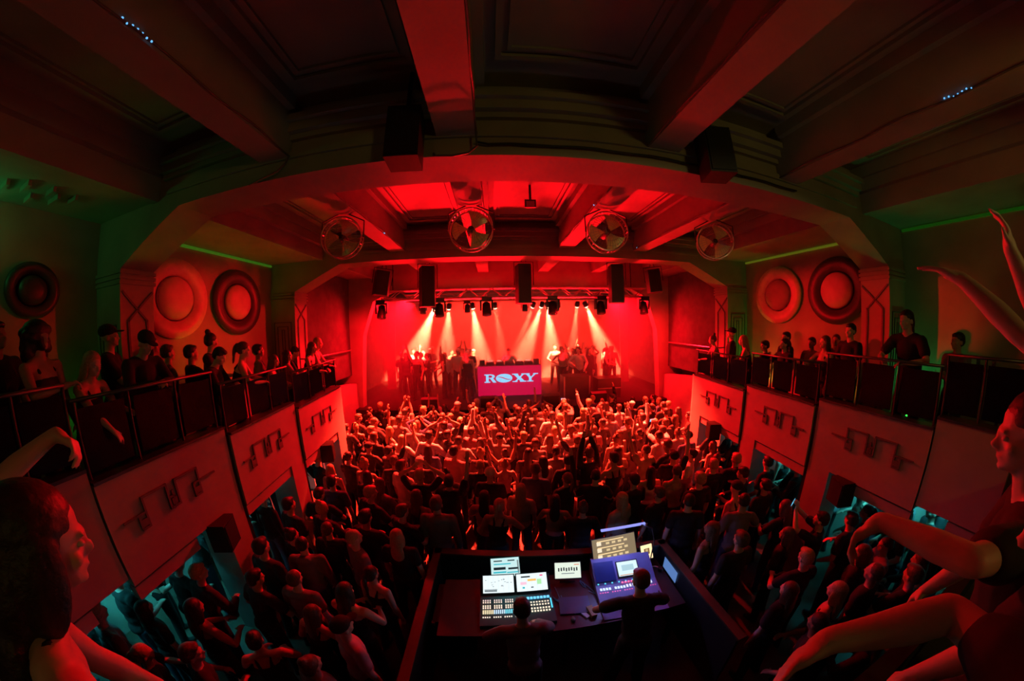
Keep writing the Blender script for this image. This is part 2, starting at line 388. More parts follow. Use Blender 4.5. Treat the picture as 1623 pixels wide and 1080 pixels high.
# railings: top rail, posts, smoked panels
rail_h = (0.66, 0.66, 0.60, 0.60)
for s in (-1, 1):
    for k, (y0, y1, pa, pb, fz, tz, bz) in enumerate(SEG):
        pos = ('at the balcony corner', 'of the nearest gallery section', 'of the middle gallery section', 'of the gallery section nearest the stage')[k]
        t = thing('gallery_railing', 'dark %s gallery railing with smoked panels %s' % (side_name[s], pos), 'railing', (s * (pa + 0.09), y0, tz + 0.03), (0, 0, 0), 'railings along the galleries')
        dx, dy = s * (pb - pa), y1 - y0; zt = rail_h[k]
        e = [(0, 0, zt), (dx, dy, zt)]
        if k == 3: e += [(dx + s * 0.05, dy + 0.12, zt), (dx + s * 0.2, dy + 0.2, zt), (dx + s * 1.1, dy + 0.2, zt)]
        MB().tube(e, 0.018, 8).build('top_rail', mat('dark_rail', (.16, .15, .15), .35, .7), t, True)
        n = 2 if dy < 1 else 3
        for j in range(n + 1):
            f = j / n
            if f == 0: f = 0.02
            if f == 1: f = 0.98
            MB().cyl((dx * f, dy * f, 0), (dx * f, dy * f, zt), 0.014, 8).build('post', black, t)
        for j in range(n):
            a, b = j / n + 0.03, (j + 1) / n - 0.03
            ang = -math.atan2(dx, dy)
            MB().box((dx * (a + b) / 2, dy * (a + b) / 2, zt / 2 - 0.01), (0.008, math.hypot(dx, dy) * (b - a), zt - 0.12), (0, 0, ang)).build('panel', smoked, t)

# roundels on the side walls
def roundel(s, y, z, r, ring, name_l, disc_m=disc_m):
    t = thing('wall_roundel', name_l, 'wall disc', (s * (HW - 0.0), y, z), (0, 0, 0), 'round wall discs in the galleries')
    m3 = Matrix.Rotation(-s * PI / 2, 3, 'Y')
    MB().lathe([(r * 0.94, 0.0), (r, 0.05), (r * 0.98, 0.09), (r * 0.80, 0.11), (r * 0.60, 0.07), (r * 0.56, 0.03), (r * 0.56, 0.0)], n=48, rot=m3).build('ring', ring, t, True)
    MB().lathe([(r * 0.54, 0.0), (r * 0.54, 0.05), (r * 0.50, 0.10), (r * 0.3, 0.125), (0.001, 0.13)], n=40, rot=m3).build('disc', disc_m, t, True)
    return t
roundel(-1, 3.76, 4.83, 0.70, pale_ring, 'large pale wall disc with red centre, half behind the left pier')
roundel(-1, 5.30, 4.83, 0.70, dark_ring, 'large dark-rimmed wall disc with red centre, left wall nearer the stage')
roundel(1, 5.36, 4.83, 0.70, pale_ring, 'large glowing red wall disc on the right wall nearer the stage', plaster_dark)
roundel(1, 3.78, 4.83, 0.70, dark_ring, 'large dark-rimmed wall disc with red centre beside the right pier')
roundel(-1, 1.52, 4.83, 0.34, dark_ring, 'dark round wall disc at the far left edge of the view', dark_ring)

# green light strips and their light in the gallery recesses
green = emis('green_led', (0.16, 0.60, 0.03), 0.16)
yellow_green = emis('yellow_green_led', (0.36, 0.42, 0.02), 0.2)
def cove(s, y0, y1, m, lab, col, p, px=0.0):
    o = MB().bb(s * (HW - 0.05), s * (HW - 0.0), y0, y1, 5.755, 5.80).build('cove_light', m)
    tag(o, lab, 'light strip', 'light strips at the top of the gallery walls')
cove(-1, 2.95, 6.42, green, 'thin green light strip along the top of the left wall between two piers', None, 0)
cove(1, 2.95, 6.42, yellow_green, 'thin yellow-green light strip along the top of the right wall between two piers', None, 0)
cove(1, -1.0, 2.36, emis('dim_green_led', (0.05, 0.5, 0.02), 0.07), 'thin green light strip atop the right wall nearest the camera', None, 0)
# uplights standing on the gallery floor
def uplight(x, y, z, col, power, lab):
    t = thing('floor_uplight', lab, 'uplight', (x, y, z), (0, 0, 0), 'coloured uplights on the galleries')
    MB().cyl((0, 0, 0), (0, 0, 0.16), 0.07, 14).build('housing', black, t)
    MB().cyl((0, 0, 0.16), (0, 0, 0.17), 0.055, 14).build('lens', emis('up_' + lab[:9], col, 2.0), t)
    light('SPOT', 'uplight', (x, y, z + 0.2), col, power, (x + (0.25 if x > 0 else -0.25), y, 6.0), spot_size=R(110), spot_blend=0.8, shadow_soft_size=0.05)
uplight(6.05, 5.75, 2.2, (0.03, 0.8, 0.06), 26, 'green glowing uplight by the right wall near the second pier')
uplight(6.0, 2.1, 2.5, (0.02, 0.75, 0.14), 22, 'green glowing uplight beside the right pier, behind the railing')
uplight(-6.0, 2.15, 2.5, (0.03, 0.8, 0.05), 5, 'green glowing uplight in the corner by the left pier')
uplight(-6.0, 4.35, 2.32, (0.42, 0.75, 0.02), 24, 'yellow-green uplight under the left wall discs')
uplight(6.0, 3.2, 2.32, (0.7, 0.6, 0.03), 9, 'yellow uplight under the right wall discs')
light('POINT', 'recess_red', (-4.9, 5.9, 3.2), RED, 0.0)
# fretwork ornament on the left gallery ceiling
t = thing('ceiling_fretwork', 'green-lit stepped fretwork ornament on the left gallery ceiling', 'ornament', (-5.5, 1.25, 5.82))
for (x, y, l) in [(-0.28, -0.45, .5), (-0.1, -0.3, .42), (0.06, -0.12, .4), (-0.3, 0.02, .34), (0.12, 0.14, .3), (-0.12, 0.26, .42), (0.05, 0.42, .3)]:
    MB().box((x, y, -0.03), (l * 0.8, 0.035, 0.06)).build('bar', plaster, t)
light('AREA', 'fretwork_light', (-5.9, 0.35, 5.35), (0.05, 0.9, 0.2), 1.5, (-5.5, 1.4, 5.82), shape='SQUARE', size=0.2)
# teal lamps below the galleries
TEAL = (0.05, 0.75, 0.85)
for s in (-1, 1):
    for j, (y, pw) in enumerate(((0.9, 26), (2.2, 24), (3.7, 22), (5.2, 12))):
        t = thing('teal_tube_light', 'teal glowing tube lamp under the %s gallery, %s' % (side_name[s], ('nearest the sound booth', 'second from the camera', 'third from the camera', 'nearest the stage')[j]), 'lamp', (s * 5.3, y, (2.295, 2.175, 1.995, 1.875)[j]), (0, 0, 0), 'teal lamps under the galleries')
        MB().cyl((0, -0.35, 0), (0, 0.35, 0), 0.02, 8).build('tube', emis('teal_tube', TEAL, 6), t)
        MB().box((0, 0, 0.03), (0.05, 0.8, 0.03)).build('holder', black, t)
        light('AREA', 'teal', (s * 5.3, y, (2.2, 2.1, 1.92, 1.80)[j]), TEAL, pw, (s * 6.2, y, 0.6), shape='RECTANGLE', size=0.1, size_y=0.8, spread=R(160))
# black loudspeakers fixed below the parapets
def under_speaker(s, y, p, z, lab):
    t = thing('wall_loudspeaker', lab, 'loudspeaker', (s * (p - 0.1), y, z), (0, 0, s * R(-20)))
    MB().box((0, 0, 0), (0.24, 0.28, 0.36)).build('cabinet', black_cloth, t)
    MB().box((-s * 0.125, 0, 0), (0.01, 0.24, 0.32)).build('grille', grille, t)
    MB().box((s * 0.12, 0, 0.1), (0.14, 0.08, 0.06)).build('bracket', black, t)
under_speaker(-1, 2.30, 4.03, 1.90, 'black loudspeaker under the near left parapet by the pillar')
under_speaker(1, 2.10, 4.03, 1.90, 'black loudspeaker under the near right parapet by the pillar')
under_speaker(-1, 5.2, 4.2, 1.74, 'black loudspeaker under the left parapet nearest the stage')
under_speaker(1, 5.2, 4.16, 1.78, 'black loudspeaker under the right parapet nearest the stage')
#PART3

# ============================================================ PEOPLE
skins = [mat('skin_light', (0.72, 0.50, 0.40), 0.5, var=0.08, scale=9), mat('skin_tan', (0.55, 0.36, 0.26), 0.5, var=0.08, scale=9), mat('skin_brown', (0.34, 0.21, 0.15), 0.5, var=0.08, scale=9)]
hair_c = {'dark': mat('hair_dark', (0.025, 0.018, 0.014), 0.5, var=0.4, scale=60, bump=0.4), 'brown': mat('hair_brown', (0.12, 0.07, 0.04), 0.5, var=0.4, scale=60, bump=0.4),
          'blond': mat('hair_blond', (0.52, 0.38, 0.2), 0.5, var=0.3, scale=60, bump=0.4)}
cloth = {'black': mat('cloth_black', (0.018, 0.018, 0.02), 0.85, var=0.4), 'grey': mat('cloth_grey', (0.2, 0.2, 0.21), 0.85), 'white': mat('cloth_white', (0.78, 0.77, 0.75), 0.8, var=0.06),
         'blue': mat('cloth_blue', (0.06, 0.09, 0.22), 0.85), 'beige': mat('cloth_beige', (0.5, 0.42, 0.32), 0.85), 'jeans': mat('cloth_jeans', (0.05, 0.07, 0.12), 0.85), 'pink': mat('cloth_pink', (0.6, 0.3, 0.35), 0.8)}
eye_m = mat('eye', (0.75, 0.72, 0.7), 0.2, var=0.0)

def ellip(c, r, rot=None, n=12):
    k = 8; vs = []; fs = []
    for i in range(k + 1):
        a = PI * i / k; rr = max(0.02, math.sin(a))
        for j in range(n):
            b = 2 * PI * j / n; p = V((r[0] * rr * math.cos(b), r[1] * rr * math.sin(b), -r[2] * math.cos(a)))
            if rot is not None: p = rot @ p
            vs.append(p + V(c))
    fs = [(i * n + j, i * n + (j + 1) % n, (i + 1) * n + (j + 1) % n, (i + 1) * n + j) for i in range(k) for j in range(n)]
    fs += [tuple(range(n - 1, -1, -1)), tuple(range(k * n, k * n + n))]
    return vs, fs
def capsule(a, b, ra, rb=None, n=12):
    a, b = V(a), V(b); rb = ra if rb is None else rb; d = (b - a); L = d.length
    d = d / L if L > 1e-6 else V((0, 0, 1))
    t = V((0, 0, 1)) if abs(d.z) < 0.9 else V((1, 0, 0)); p = d.cross(t).normalized(); q = d.cross(p)
    st = [(a, -ra * 0.98, ra * 0.2), (a, -ra * 0.7, ra * 0.71), (a, 0, ra), (b, 0, rb), (b, rb * 0.7, rb * 0.71), (b, rb * 0.98, rb * 0.2)]
    vs = []
    for (c, off, r) in st:
        vs += [c + d * off + (p * math.cos(2 * PI * j / n) + q * math.sin(2 * PI * j / n)) * r for j in range(n)]
    k = len(st) - 1
    fs = [(i * n + j, i * n + (j + 1) % n, (i + 1) * n + (j + 1) % n, (i + 1) * n + j) for i in range(k) for j in range(n)]
    fs += [tuple(range(n - 1, -1, -1)), tuple(range(k * n, k * n + n))]
    return vs, fs
def remesh(name, prims, vox, smooth=3, m=None, deci=None):
    mb = MB()
    for vs, fs in prims: mb.add(vs, fs)
    o = mb.build('tmp', [])
    md = o.modifiers.new('r', 'REMESH'); md.mode = 'VOXEL'; md.voxel_size = vox; md.use_smooth_shade = True
    if smooth:
        sm = o.modifiers.new('s', 'SMOOTH'); sm.factor = 0.5; sm.iterations = smooth
    if deci:
        dm = o.modifiers.new('d', 'DECIMATE'); dm.ratio = deci
    dg = bpy.context.evaluated_depsgraph_get(); dg.update()
    me = bpy.data.meshes.new_from_object(o.evaluated_get(dg), depsgraph=dg); me.name = name
    bpy.data.objects.remove(o)
    me.materials.clear(); me.materials.append(m)
    me.polygons.foreach_set('use_smooth', [True] * len(me.polygons))
    return me

class Pose:
    """A standing figure 1.75 m tall facing +Y, feet at z 0. Arms reach wrist targets given in body space."""
    def __init__(s, lw=(-.24, .05, .84), rw=(.24, .05, .84), lp=(-.6, -1, 0), rp=(.6, -1, 0), lean=0, tilt=0, hyaw=0, hpitch=0, twist=0, lcurl=.35, rcurl=.35, lh=None, rh=None, slim=1.0, feet=.1, sit=False, spread=0.0):
        s.__dict__.update(locals())
        up = Matrix.Translation(V((0, 0, .95))) @ Euler((R(-lean), R(tilt), R(twist))).to_matrix().to_4x4() @ Matrix.Translation(V((0, 0, -.95)))
        s.U = up
        nb = V((0, 0, 1.47)); s.H = up @ Matrix.Translation(nb) @ Euler((R(hpitch) + R(lean) * .6, 0, R(hyaw)), 'XYZ').to_matrix().to_4x4() @ Matrix.Translation(-nb)
        s.arms = {}
        for sd, wt, pole, curl, hd in ((-1, lw, lp, lcurl, lh), (1, rw, rp, rcurl, rh)):
            S0 = up @ V((sd * .185 * slim, 0, 1.405)); T = V(wt); D = T - S0; l1, l2 = .285, .255
            L = min(D.length, l1 + l2 - .004); D.normalize(); T = S0 + D * L
            a = (l1 * l1 - l2 * l2 + L * L) / (2 * L); h = math.sqrt(max(0, l1 * l1 - a * a))
            P = V(pole); P = (P - D * P.dot(D)).normalized(); E = S0 + D * a + P * h
            f = (T - E).normalized()
            hdv = V(hd).normalized() if hd is not None else f
            s.arms[sd] = (S0, E, T, hdv, curl)
        s.hips = [V((sd * .09, 0, .93)) for sd in (-1, 1)]
        if sit:
            s.knees = [V((sd * .12, .40, .92)) for sd in (-1, 1)]; s.ank = [V((sd * .12, .36, .48)) for sd in (-1, 1)]
        else:
            s.knees = [V((sd * (.09 + feet * .3), .02, .5)) for sd in (-1, 1)]; s.ank = [V((sd * (.06 + feet), -.02, .08)) for sd in (-1, 1)]
    def head(s, fine=False):
        H = s.H; r3 = H.to_3x3(); e = lambda c, r: ellip(H @ V(c), r, r3, 14)
        out = [e((0, -.008, 1.665), (.076, .094, .088)), e((0, .026, 1.615), (.060, .064, .085)), e((0, .045, 1.568), (.044, .045, .036)), e((0, .098, 1.612), (.012, .020, .018)),
               e((0, .090, 1.635), (.009, .014, .026)), e((0, .088, 1.580), (.024, .012, .008)), e((0, .082, 1.653), (.05, .014, .010)), e((0, .080, 1.551), (.02, .016, .014))]
        for q in (-1, 1):
            out += [e((q * .077, -.004, 1.618), (.010, .019, .030)), e((q * .040, .062, 1.607), (.022, .018, .018))]
        return out
    def hand(s, sd, k=1.0, fine=False):
        S0, E, T, h, curl = s.arms[sd]
        f = (T - E).normalized()
        side = V((-sd, 0, 0)); side = side - h * side.dot(h)
        if side.length < .3: side = V((0, 0, 1)) - h * h.z
        side.normalize(); nrm = h.cross(side).normalized() * sd
        rot = Matrix((side, h, nrm)).transposed()
        out = [ellip(T + h * .048, (.040, .054, .017), rot)]
        fr = .0085
        for i, (o, L) in enumerate(((.030, .072), (.010, .082), (-.011, .077), (-.031, .060))):
            b = T + h * (.088 - abs(i - 1.3) * .004) + side * o
            d1 = (h * math.cos(curl) - nrm * math.sin(curl) + side * o * (1.5 + s.spread * 6)).normalized()
            c2 = curl * 2.1; d2 = (h * math.cos(c2) - nrm * math.sin(c2) + side * o * (1.5 + s.spread * 6)).normalized()
            m1 = b + d1 * L * .52; out += [capsule(b - d1 * .02, m1, fr * 1.08, fr, 8), capsule(m1, m1 + d2 * L * .5, fr, fr * .82, 8)]
        b = T + h * .022 + side * .030; d = (h * .62 + side * .72 - nrm * .25).normalized(); m1 = b + d * .038
        out += [capsule(b, m1, .0125, .0105, 8), capsule(m1, m1 + (d * .6 + h * .6).normalized() * .032, .0105, .008, 8)]
        return out
    def body(s):
        U = s.U; r3 = U.to_3x3(); e = lambda c, r: ellip(U @ V(c), r, r3, 14); w = s.slim
        out = [e((0, .0, 1.27), (.158 * w, .105, .19)), e((0, .005, 1.10), (.135 * w, .092, .17)), ellip((0, -.005, .95), (.155, .105, .12)),
               capsule(U @ V((-.165 * w, 0, 1.40)), U @ V((.165 * w, 0, 1.40)), .05), capsule(U @ V((-.10, -.02, 1.425)), U @ V((0, -.015, 1.475)), .042), capsule(U @ V((.10, -.02, 1.425)), U @ V((0, -.015, 1.475)), .042),
               capsule(U @ V((0, -.01, 1.42)), s.H @ V((0, .0, 1.57)), .054, .052)]
        out += s.head()
        for sd in (-1, 1):
            S0, E, T, h, c = s.arms[sd]
            mid = S0.lerp(E, .45); out += [capsule(S0, mid, .050, .047), capsule(mid, E, .047, .037), capsule(E, E.lerp(T, .35), .038, .040), capsule(E.lerp(T, .35), T, .040, .026), capsule(T, T + h * .03, .026, .024)]
            out += s.hand(sd)
        for hp, kn, an in zip(s.hips, s.knees, s.ank):
            out += [capsule(hp, hp.lerp(kn, .5), .080, .068), capsule(hp.lerp(kn, .5), kn, .068, .050), capsule(kn, kn.lerp(an, .35), .048, .053), capsule(kn.lerp(an, .35), an, .053, .033),
                    capsule(an + V((0, -.03, -.04)), an + V((0, .12, -.05)), .034, .028)]
        return out
    def top(s, kind):
        U = s.U; r3 = U.to_3x3(); e = lambda c, r: ellip(U @ V(c), r, r3, 14); w = s.slim; g = .016
        if kind == 'tank':
            out = [e((0, 0, 1.24), (.158 * w + .008, .113, .17)), e((0, .005, 1.10), (.145 * w, .104, .18)), ellip((0, -.005, .97), (.165, .116, .10))]
            for q in (-1, 1): out.append(capsule(U @ V((q * .09, .07, 1.36)), U @ V((q * .085, -.03, 1.468)), .014)); out.append(capsule(U @ V((q * .085, -.03, 1.468)), U @ V((q * .07, -.10, 1.34)), .014))
            return out
        out = [e((0, 0, 1.26), (.158 * w + g, .105 + g, .20)), e((0, .005, 1.10), (.148 * w + g, .100 + g, .19)), ellip((0, -.005, .95), (.160 + g, .112 + g, .12)),
               capsule(U @ V((-.165 * w, 0, 1.40)), U @ V((.165 * w, 0, 1.40)), .050 + g), capsule(U @ V((-.10, -.02, 1.415)), U @ V((.10, -.02, 1.415)), .055 + g)]
        for sd in (-1, 1):
            S0, E, T, h, c = s.arms[sd]
            if kind == 'tee': out += [capsule(S0, S0.lerp(E, .62), .050 + g, .060 + g * .5)]
            else: out += [capsule(S0, E, .052 + g, .044 + g), capsule(E, E.lerp(T, .93), .044 + g, .032 + g)]
        if kind == 'hood': out += [e((0, -.075, 1.44), (.11, .075, .07))]
        return out
    def legs(s):
        out = [ellip((0, -.005, .94), (.158 + .01, .108 + .012, .115))]
        for hp, kn, an in zip(s.hips, s.knees, s.ank):
            out += [capsule(hp, kn, .094, .070), capsule(kn, an + V((0, 0, .0)), .070, .058), capsule(an + V((0, -.03, -.035)), an + V((0, .13, -.042)), .044, .038)]
        return out
    def hair(s, kind):
        H = s.H; r3 = H.to_3x3(); e = lambda c, r: ellip(H @ V(c), r, r3, 14)
        cap = [e((0, -.020, 1.680), (.086, .098, .088)), e((0, -.045, 1.640), (.082, .070, .075))]
        if kind == 'short': return cap + [e((0, .035, 1.722), (.062, .055, .030))]
        if kind == 'buzz': return [e((0, -.016, 1.672), (.080, .092, .086)), e((0, -.04, 1.635), (.078, .062, .06))]
        if kind == 'long': return cap + [e((0, -.065, 1.56), (.092, .055, .13)), e((0, -.085, 1.42), (.095, .040, .16)), e((-.075, -.01, 1.58), (.022, .05, .11)), e((.075, -.01, 1.58), (.022, .05, .11))]
        if kind == 'bun': return cap + [e((0, -.065, 1.775), (.044, .044, .040))]
        if kind == 'tail': return cap + [e((0, -.115, 1.70), (.03, .03, .03)), e((0, -.145, 1.60), (.028, .03, .10)), e((0, -.14, 1.50), (.02, .022, .09))]
        if kind == 'curly': return [e((0, -.03, 1.69), (.118, .120, .105)), e((0, -.055, 1.60), (.135, .105, .115)), e((0, -.07, 1.50), (.135, .085, .10))] + [e((.10 * math.cos(a * 1.9), -.04 + .09 * math.sin(a * 1.9), 1.54 + .17 * ((a * .37) % 1)), (.045, .045, .045)) for a in range(16)]
        if kind == 'cap': return [e((0, -.018, 1.690), (.090, .104, .082)), ellip(H @ V((0, .115, 1.690)), (.066, .065, .010), r3)]
        if kind == 'beanie': return [e((0, -.018, 1.695), (.088, .100, .090))]
    def eyes(s):
        return [MB().add(*ellip(s.H @ V((q * .030, .078, 1.634)), (.013, .011, .007), s.H.to_3x3(), 10)) for q in (-1, 1)]
def slotmat(o, m):
    o.material_slots[0].link = 'OBJECT'; o.material_slots[0].material = m
def meshobj(name, me, parent, m):
    o = bpy.data.objects.new(name, me); C.objects.link(o); o.parent = parent; slotmat(o, m); return o
meshcache = {}
def person(key, pose, hair, top, loc, rz, skin, haircol, topcol, legcol='jeans', sc=1.0, label=None, group=None, vox=.011, eyes=False, hairm=None, extra=None):
    """links one figure: the body is the thing's own child mesh, clothes and hair its other parts"""
    def get(part, fn, v, deci=None):
        k = (key, part)
        if k not in meshcache: meshcache[k] = remesh(part, fn(), v, 3, skins[0], deci)
        return meshcache[k]
    t = thing('person', label, 'person', loc, (0, 0, rz), group); t.scale = (sc, sc, sc)
    meshobj('body', get('body', pose.body, vox), t, skin)
    meshobj('shirt', get('shirt_' + top, lambda: pose.top(top), vox * 1.3), t, cloth[topcol])
    meshobj('trousers', get('trousers', pose.legs, vox * 1.6), t, cloth[legcol])
    if hair != 'bald':
        nm = {'cap': 'cap', 'beanie': 'beanie'}.get(hair, 'hair')
        meshobj(nm, get('hair_' + hair, lambda: pose.hair(hair), vox), t, hairm or (cloth[haircol] if haircol in cloth else hair_c[haircol]))
    if eyes:
        for e in pose.eyes(): e.build('eye', eye_m, t, True)
    return t
#PART4

# ------------------------------------------------------------ the crowd on the club floor
POSES = [
    ('down', Pose((-.25, .06, .86), (.25, .06, .86)), 'arms hanging'),
    ('bent', Pose((-.13, .30, 1.14), (.15, .28, 1.10), lp=(-1, -.6, -.4), rp=(1, -.6, -.4), hpitch=-6), 'forearms bent in front'),
    ('right_up', Pose((-.24, .10, .90), (.30, .18, 1.96), rp=(1, .2, 0), rcurl=.15, hpitch=10), 'right arm raised'),
    ('left_up', Pose((-.34, .12, 1.93), (.22, .18, 1.0), lp=(-1, .2, 0), lcurl=.15, hyaw=8), 'left arm raised'),
    ('both_up', Pose((-.40, .10, 1.88), (.38, .16, 1.92), lp=(-1, 0, .2), rp=(1, 0, .2), lcurl=.1, rcurl=.1, hpitch=14, spread=.5), 'both arms raised wide'),
    ('phone', Pose((-.05, .36, 1.66), (.06, .36, 1.66), lp=(-1, .2, -.7), rp=(1, .2, -.7), lh=(.25, .1, 1), rh=(-.25, .1, 1), lcurl=.7, rcurl=.7), 'holding up a phone'),
    ('clap', Pose((-.05, .14, 2.0), (.05, .14, 2.0), lp=(-1, .1, 0), rp=(1, .1, 0), lh=(.1, 0, 1), rh=(-.1, 0, 1), lcurl=.1, rcurl=.1), 'hands joined overhead'),
    ('elbows', Pose((-.15, .12, 1.70), (.15, .12, 1.72), lp=(-1, .2, 0), rp=(1, .2, 0), lh=(.6, 0, .6), rh=(-.6, 0, .6)), 'hands at the head, elbows out'),
    ('lean', Pose((-.22, .22, .98), (.22, .30, 1.12), lean=8, tilt=5, hyaw=-18, rp=(1, -.5, -.3)), 'leaning sideways'),
]
PW = [30, 22, 6, 5, 4, 4, 2, 3, 16]
rnd = random.Random(11)
def booth_free(x, y): return not (-1.85 < x < 1.95 and 0.3 < y < 3.62)
pts = []
def far_ok(x, y, fx=.495, fy=.395):
    for (a, b) in pts:
        if ((a - x) / fx) ** 2 + ((b - y) / fy) ** 2 < 1: return False
    return True
pillars = []
for (y0, y1, pa, pb, fz, tz, bz) in SEG[1:]: pillars.append((y1 - 0.2, (pa + pb) / 2 + 0.25))
for i in range(26000):
    x, y = rnd.uniform(-5.75, 5.75), rnd.uniform(0.55, 9.02)
    if abs(x) > 5.0 and (2.0 < y < 3.3 or y > 6.0) or abs(x) > 4.7 and y > 6.0: continue
    if not booth_free(x, y): continue
    if abs(x) > 3.72 and y < 6.0 and rnd.random() < .3: continue
    if abs(x) > 3.75 and (5.6 < y < 6.75 or y > 6.0 and abs(x) > 5.0): continue
    if any(abs(y - py) < .62 and abs(abs(x) - px) < .66 for py, px in pillars): continue
    if not far_ok(x, y): continue
    pts.append((x, y))
def shown(p):   # people under the galleries are mostly hidden by the parapets
    return math.hypot(p[0] + .667, p[1])
pts.sort(key=shown)
N_IND = 231
print('crowd', len(pts))
def zone(x, y):
    if abs(x) > 4.0: return 'beneath the %s gallery' % ('left' if x < 0 else 'right')
    if y > 7.6: d = 'in the rows against the stage'
    elif y > 5.6: d = 'in the front half of the floor crowd'
    elif y > 3.62: d = 'in the rows ahead of the sound booth'
    elif x < 0: return 'on the floor left of the sound booth'
    else: return 'on the floor right of the sound booth'
    h = 'left side' if x < -2.2 else ('left of centre' if x < -.5 else ('centre' if x < 1.0 else ('right of centre' if x < 2.6 else 'right side')))
    return d + ', ' + h
crowd_rec = []
rest = []
for i, (x, y) in enumerate(pts):
    pi = rnd.choices(range(len(POSES)), PW)[0]
    if abs(x) > 3.5: pi = rnd.choice([0, 1, 8])
    elif y > 6.2 and rnd.random() < .28: pi = rnd.choice([2, 3, 4, 6, 5, 7])
    fem = rnd.random() < .42
    hk = rnd.choices(['long', 'bun', 'tail'], [6, 2, 2])[0] if fem else rnd.choices(['short', 'buzz', 'cap'], [7, 2, 1.3])[0]
    tk = rnd.choice(['tank', 'tee', 'tee', 'long']) if fem else rnd.choices(['tee', 'long', 'hood', 'tank'], [7, 2, 1, .7])[0]
    hc = rnd.choices(['dark', 'brown', 'blond'], [5, 3, 1.6])[0]
    if hk == 'cap': hc = rnd.choice(['black', 'white']) if y > 4.5 else 'black'
    tcol = rnd.choices(['black', 'grey', 'white', 'blue', 'beige', 'pink'], [9, 3, 4.5, 1.5, 1.5, .5])[0]
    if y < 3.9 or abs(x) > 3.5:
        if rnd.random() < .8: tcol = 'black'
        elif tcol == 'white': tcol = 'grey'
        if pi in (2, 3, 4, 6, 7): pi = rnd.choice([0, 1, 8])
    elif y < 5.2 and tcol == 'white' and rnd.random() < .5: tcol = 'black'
    rz = rnd.gauss(0, 14) + math.degrees(math.atan2(x * .8, 12 - y + 3))
    sc = rnd.uniform(.90, .98) if fem else rnd.uniform(.97, 1.06)
    sk = rnd.choices(skins, [6, 3, 1])[0]
    rec = dict(x=x, y=y, pi=pi, hk=hk, tk=tk, hc=hc, tcol=tcol, rz=R(rz), sc=sc, sk=sk)
    (crowd_rec if i < N_IND else rest).append(rec)
topname = {'tee': 'T-shirt', 'tank': 'sleeveless top', 'long': 'long-sleeved top', 'hood': 'hooded top'}
hairname = {'long': 'long %s hair', 'bun': '%s hair in a bun', 'tail': '%s ponytail', 'short': 'short %s hair', 'buzz': 'cropped %s hair', 'cap': '%s cap'}
def plabel(r, pose_txt, where):
    return 'person in %s %s, %s, %s, %s' % (r['tcol'], topname[r['tk']], hairname[r['hk']] % r['hc'], pose_txt, where)
bylab = {}
for r in crowd_rec:
    base = 'person, %s %s, %s' % (r['tcol'], topname[r['tk']], POSES[r['pi']][2])
    r['lab'] = base + ', ' + zone(r['x'], r['y']); bylab.setdefault(r['lab'], []).append(r)
# where the look repeats inside one part of the floor, hair tells them apart, then who is nearer the stage or further left
n_same = 0
for lab, rs in list(bylab.items()):
    if len(rs) > 1:
        sub = {}
        for r in rs:
            p = r['lab'].split(', ', 1)
            r['lab'] = 'person with %s, %s' % (hairname[r['hk']] % r['hc'], p[1]); sub.setdefault(r['lab'], []).append(r)
        for l2, q in sub.items():
            if len(q) > 1:
                q.sort(key=lambda r: r['x'])
                words_ = {2: ['left one of two', 'right one of two'], 3: ['leftmost of three', 'middle of three', 'rightmost of three'], 4: ['leftmost of four', 'second of four', 'third of four', 'rightmost of four']}.get(len(q))
                for r, wd in zip(q, words_ or ['one of several'] * len(q)): r['lab'] = l2 + ', ' + wd
        n_same += 1
for r in crowd_rec:
    wl = r['lab'].replace('the ', '').replace('hair in a bun', 'bun').split()
    if len(wl) > 16: wl = r['lab'].replace('the ', '').replace('rows against stage', 'stage-side rows').replace('front half of floor crowd', 'front half').replace('in rows ahead of sound booth', 'ahead of sound booth').replace(' of centre', '-centre').replace(' side', '').replace('arms hanging, ', '').replace('forearms bent in front', 'forearms bent').replace('hands at head, elbows out', 'elbows out').split()
    r['lab'] = ' '.join(wl)
    key, pose, _ = POSES[r['pi']]
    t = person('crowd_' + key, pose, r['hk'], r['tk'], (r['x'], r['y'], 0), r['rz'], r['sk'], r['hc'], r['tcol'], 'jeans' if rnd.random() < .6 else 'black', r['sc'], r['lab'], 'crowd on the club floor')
    if key == 'phone':
        q = Matrix.Rotation(r['rz'], 3, 'Z') @ (V((0, .44, 1.75)) * r['sc'])
        ph = thing('smartphone', 'lit smartphone held up by the ' + r['lab'].replace('person', 'dancer', 1)[:0] + ('person in the %s %s %s' % (r['tcol'], topname[r['tk']], zone(r['x'], r['y']))), 'phone', (r['x'] + q.x, r['y'] + q.y, q.z), (R(8), 0, r['rz']), 'phones held up in the crowd')
        MB().box((0, 0, 0), (.15, .009, .074)).build('case', black, ph)
        MB().box((0, -.006, 0), (.136, .003, .066)).build('screen', emis('phone_blue', (.12, .65, 1.0), 1.1), ph)
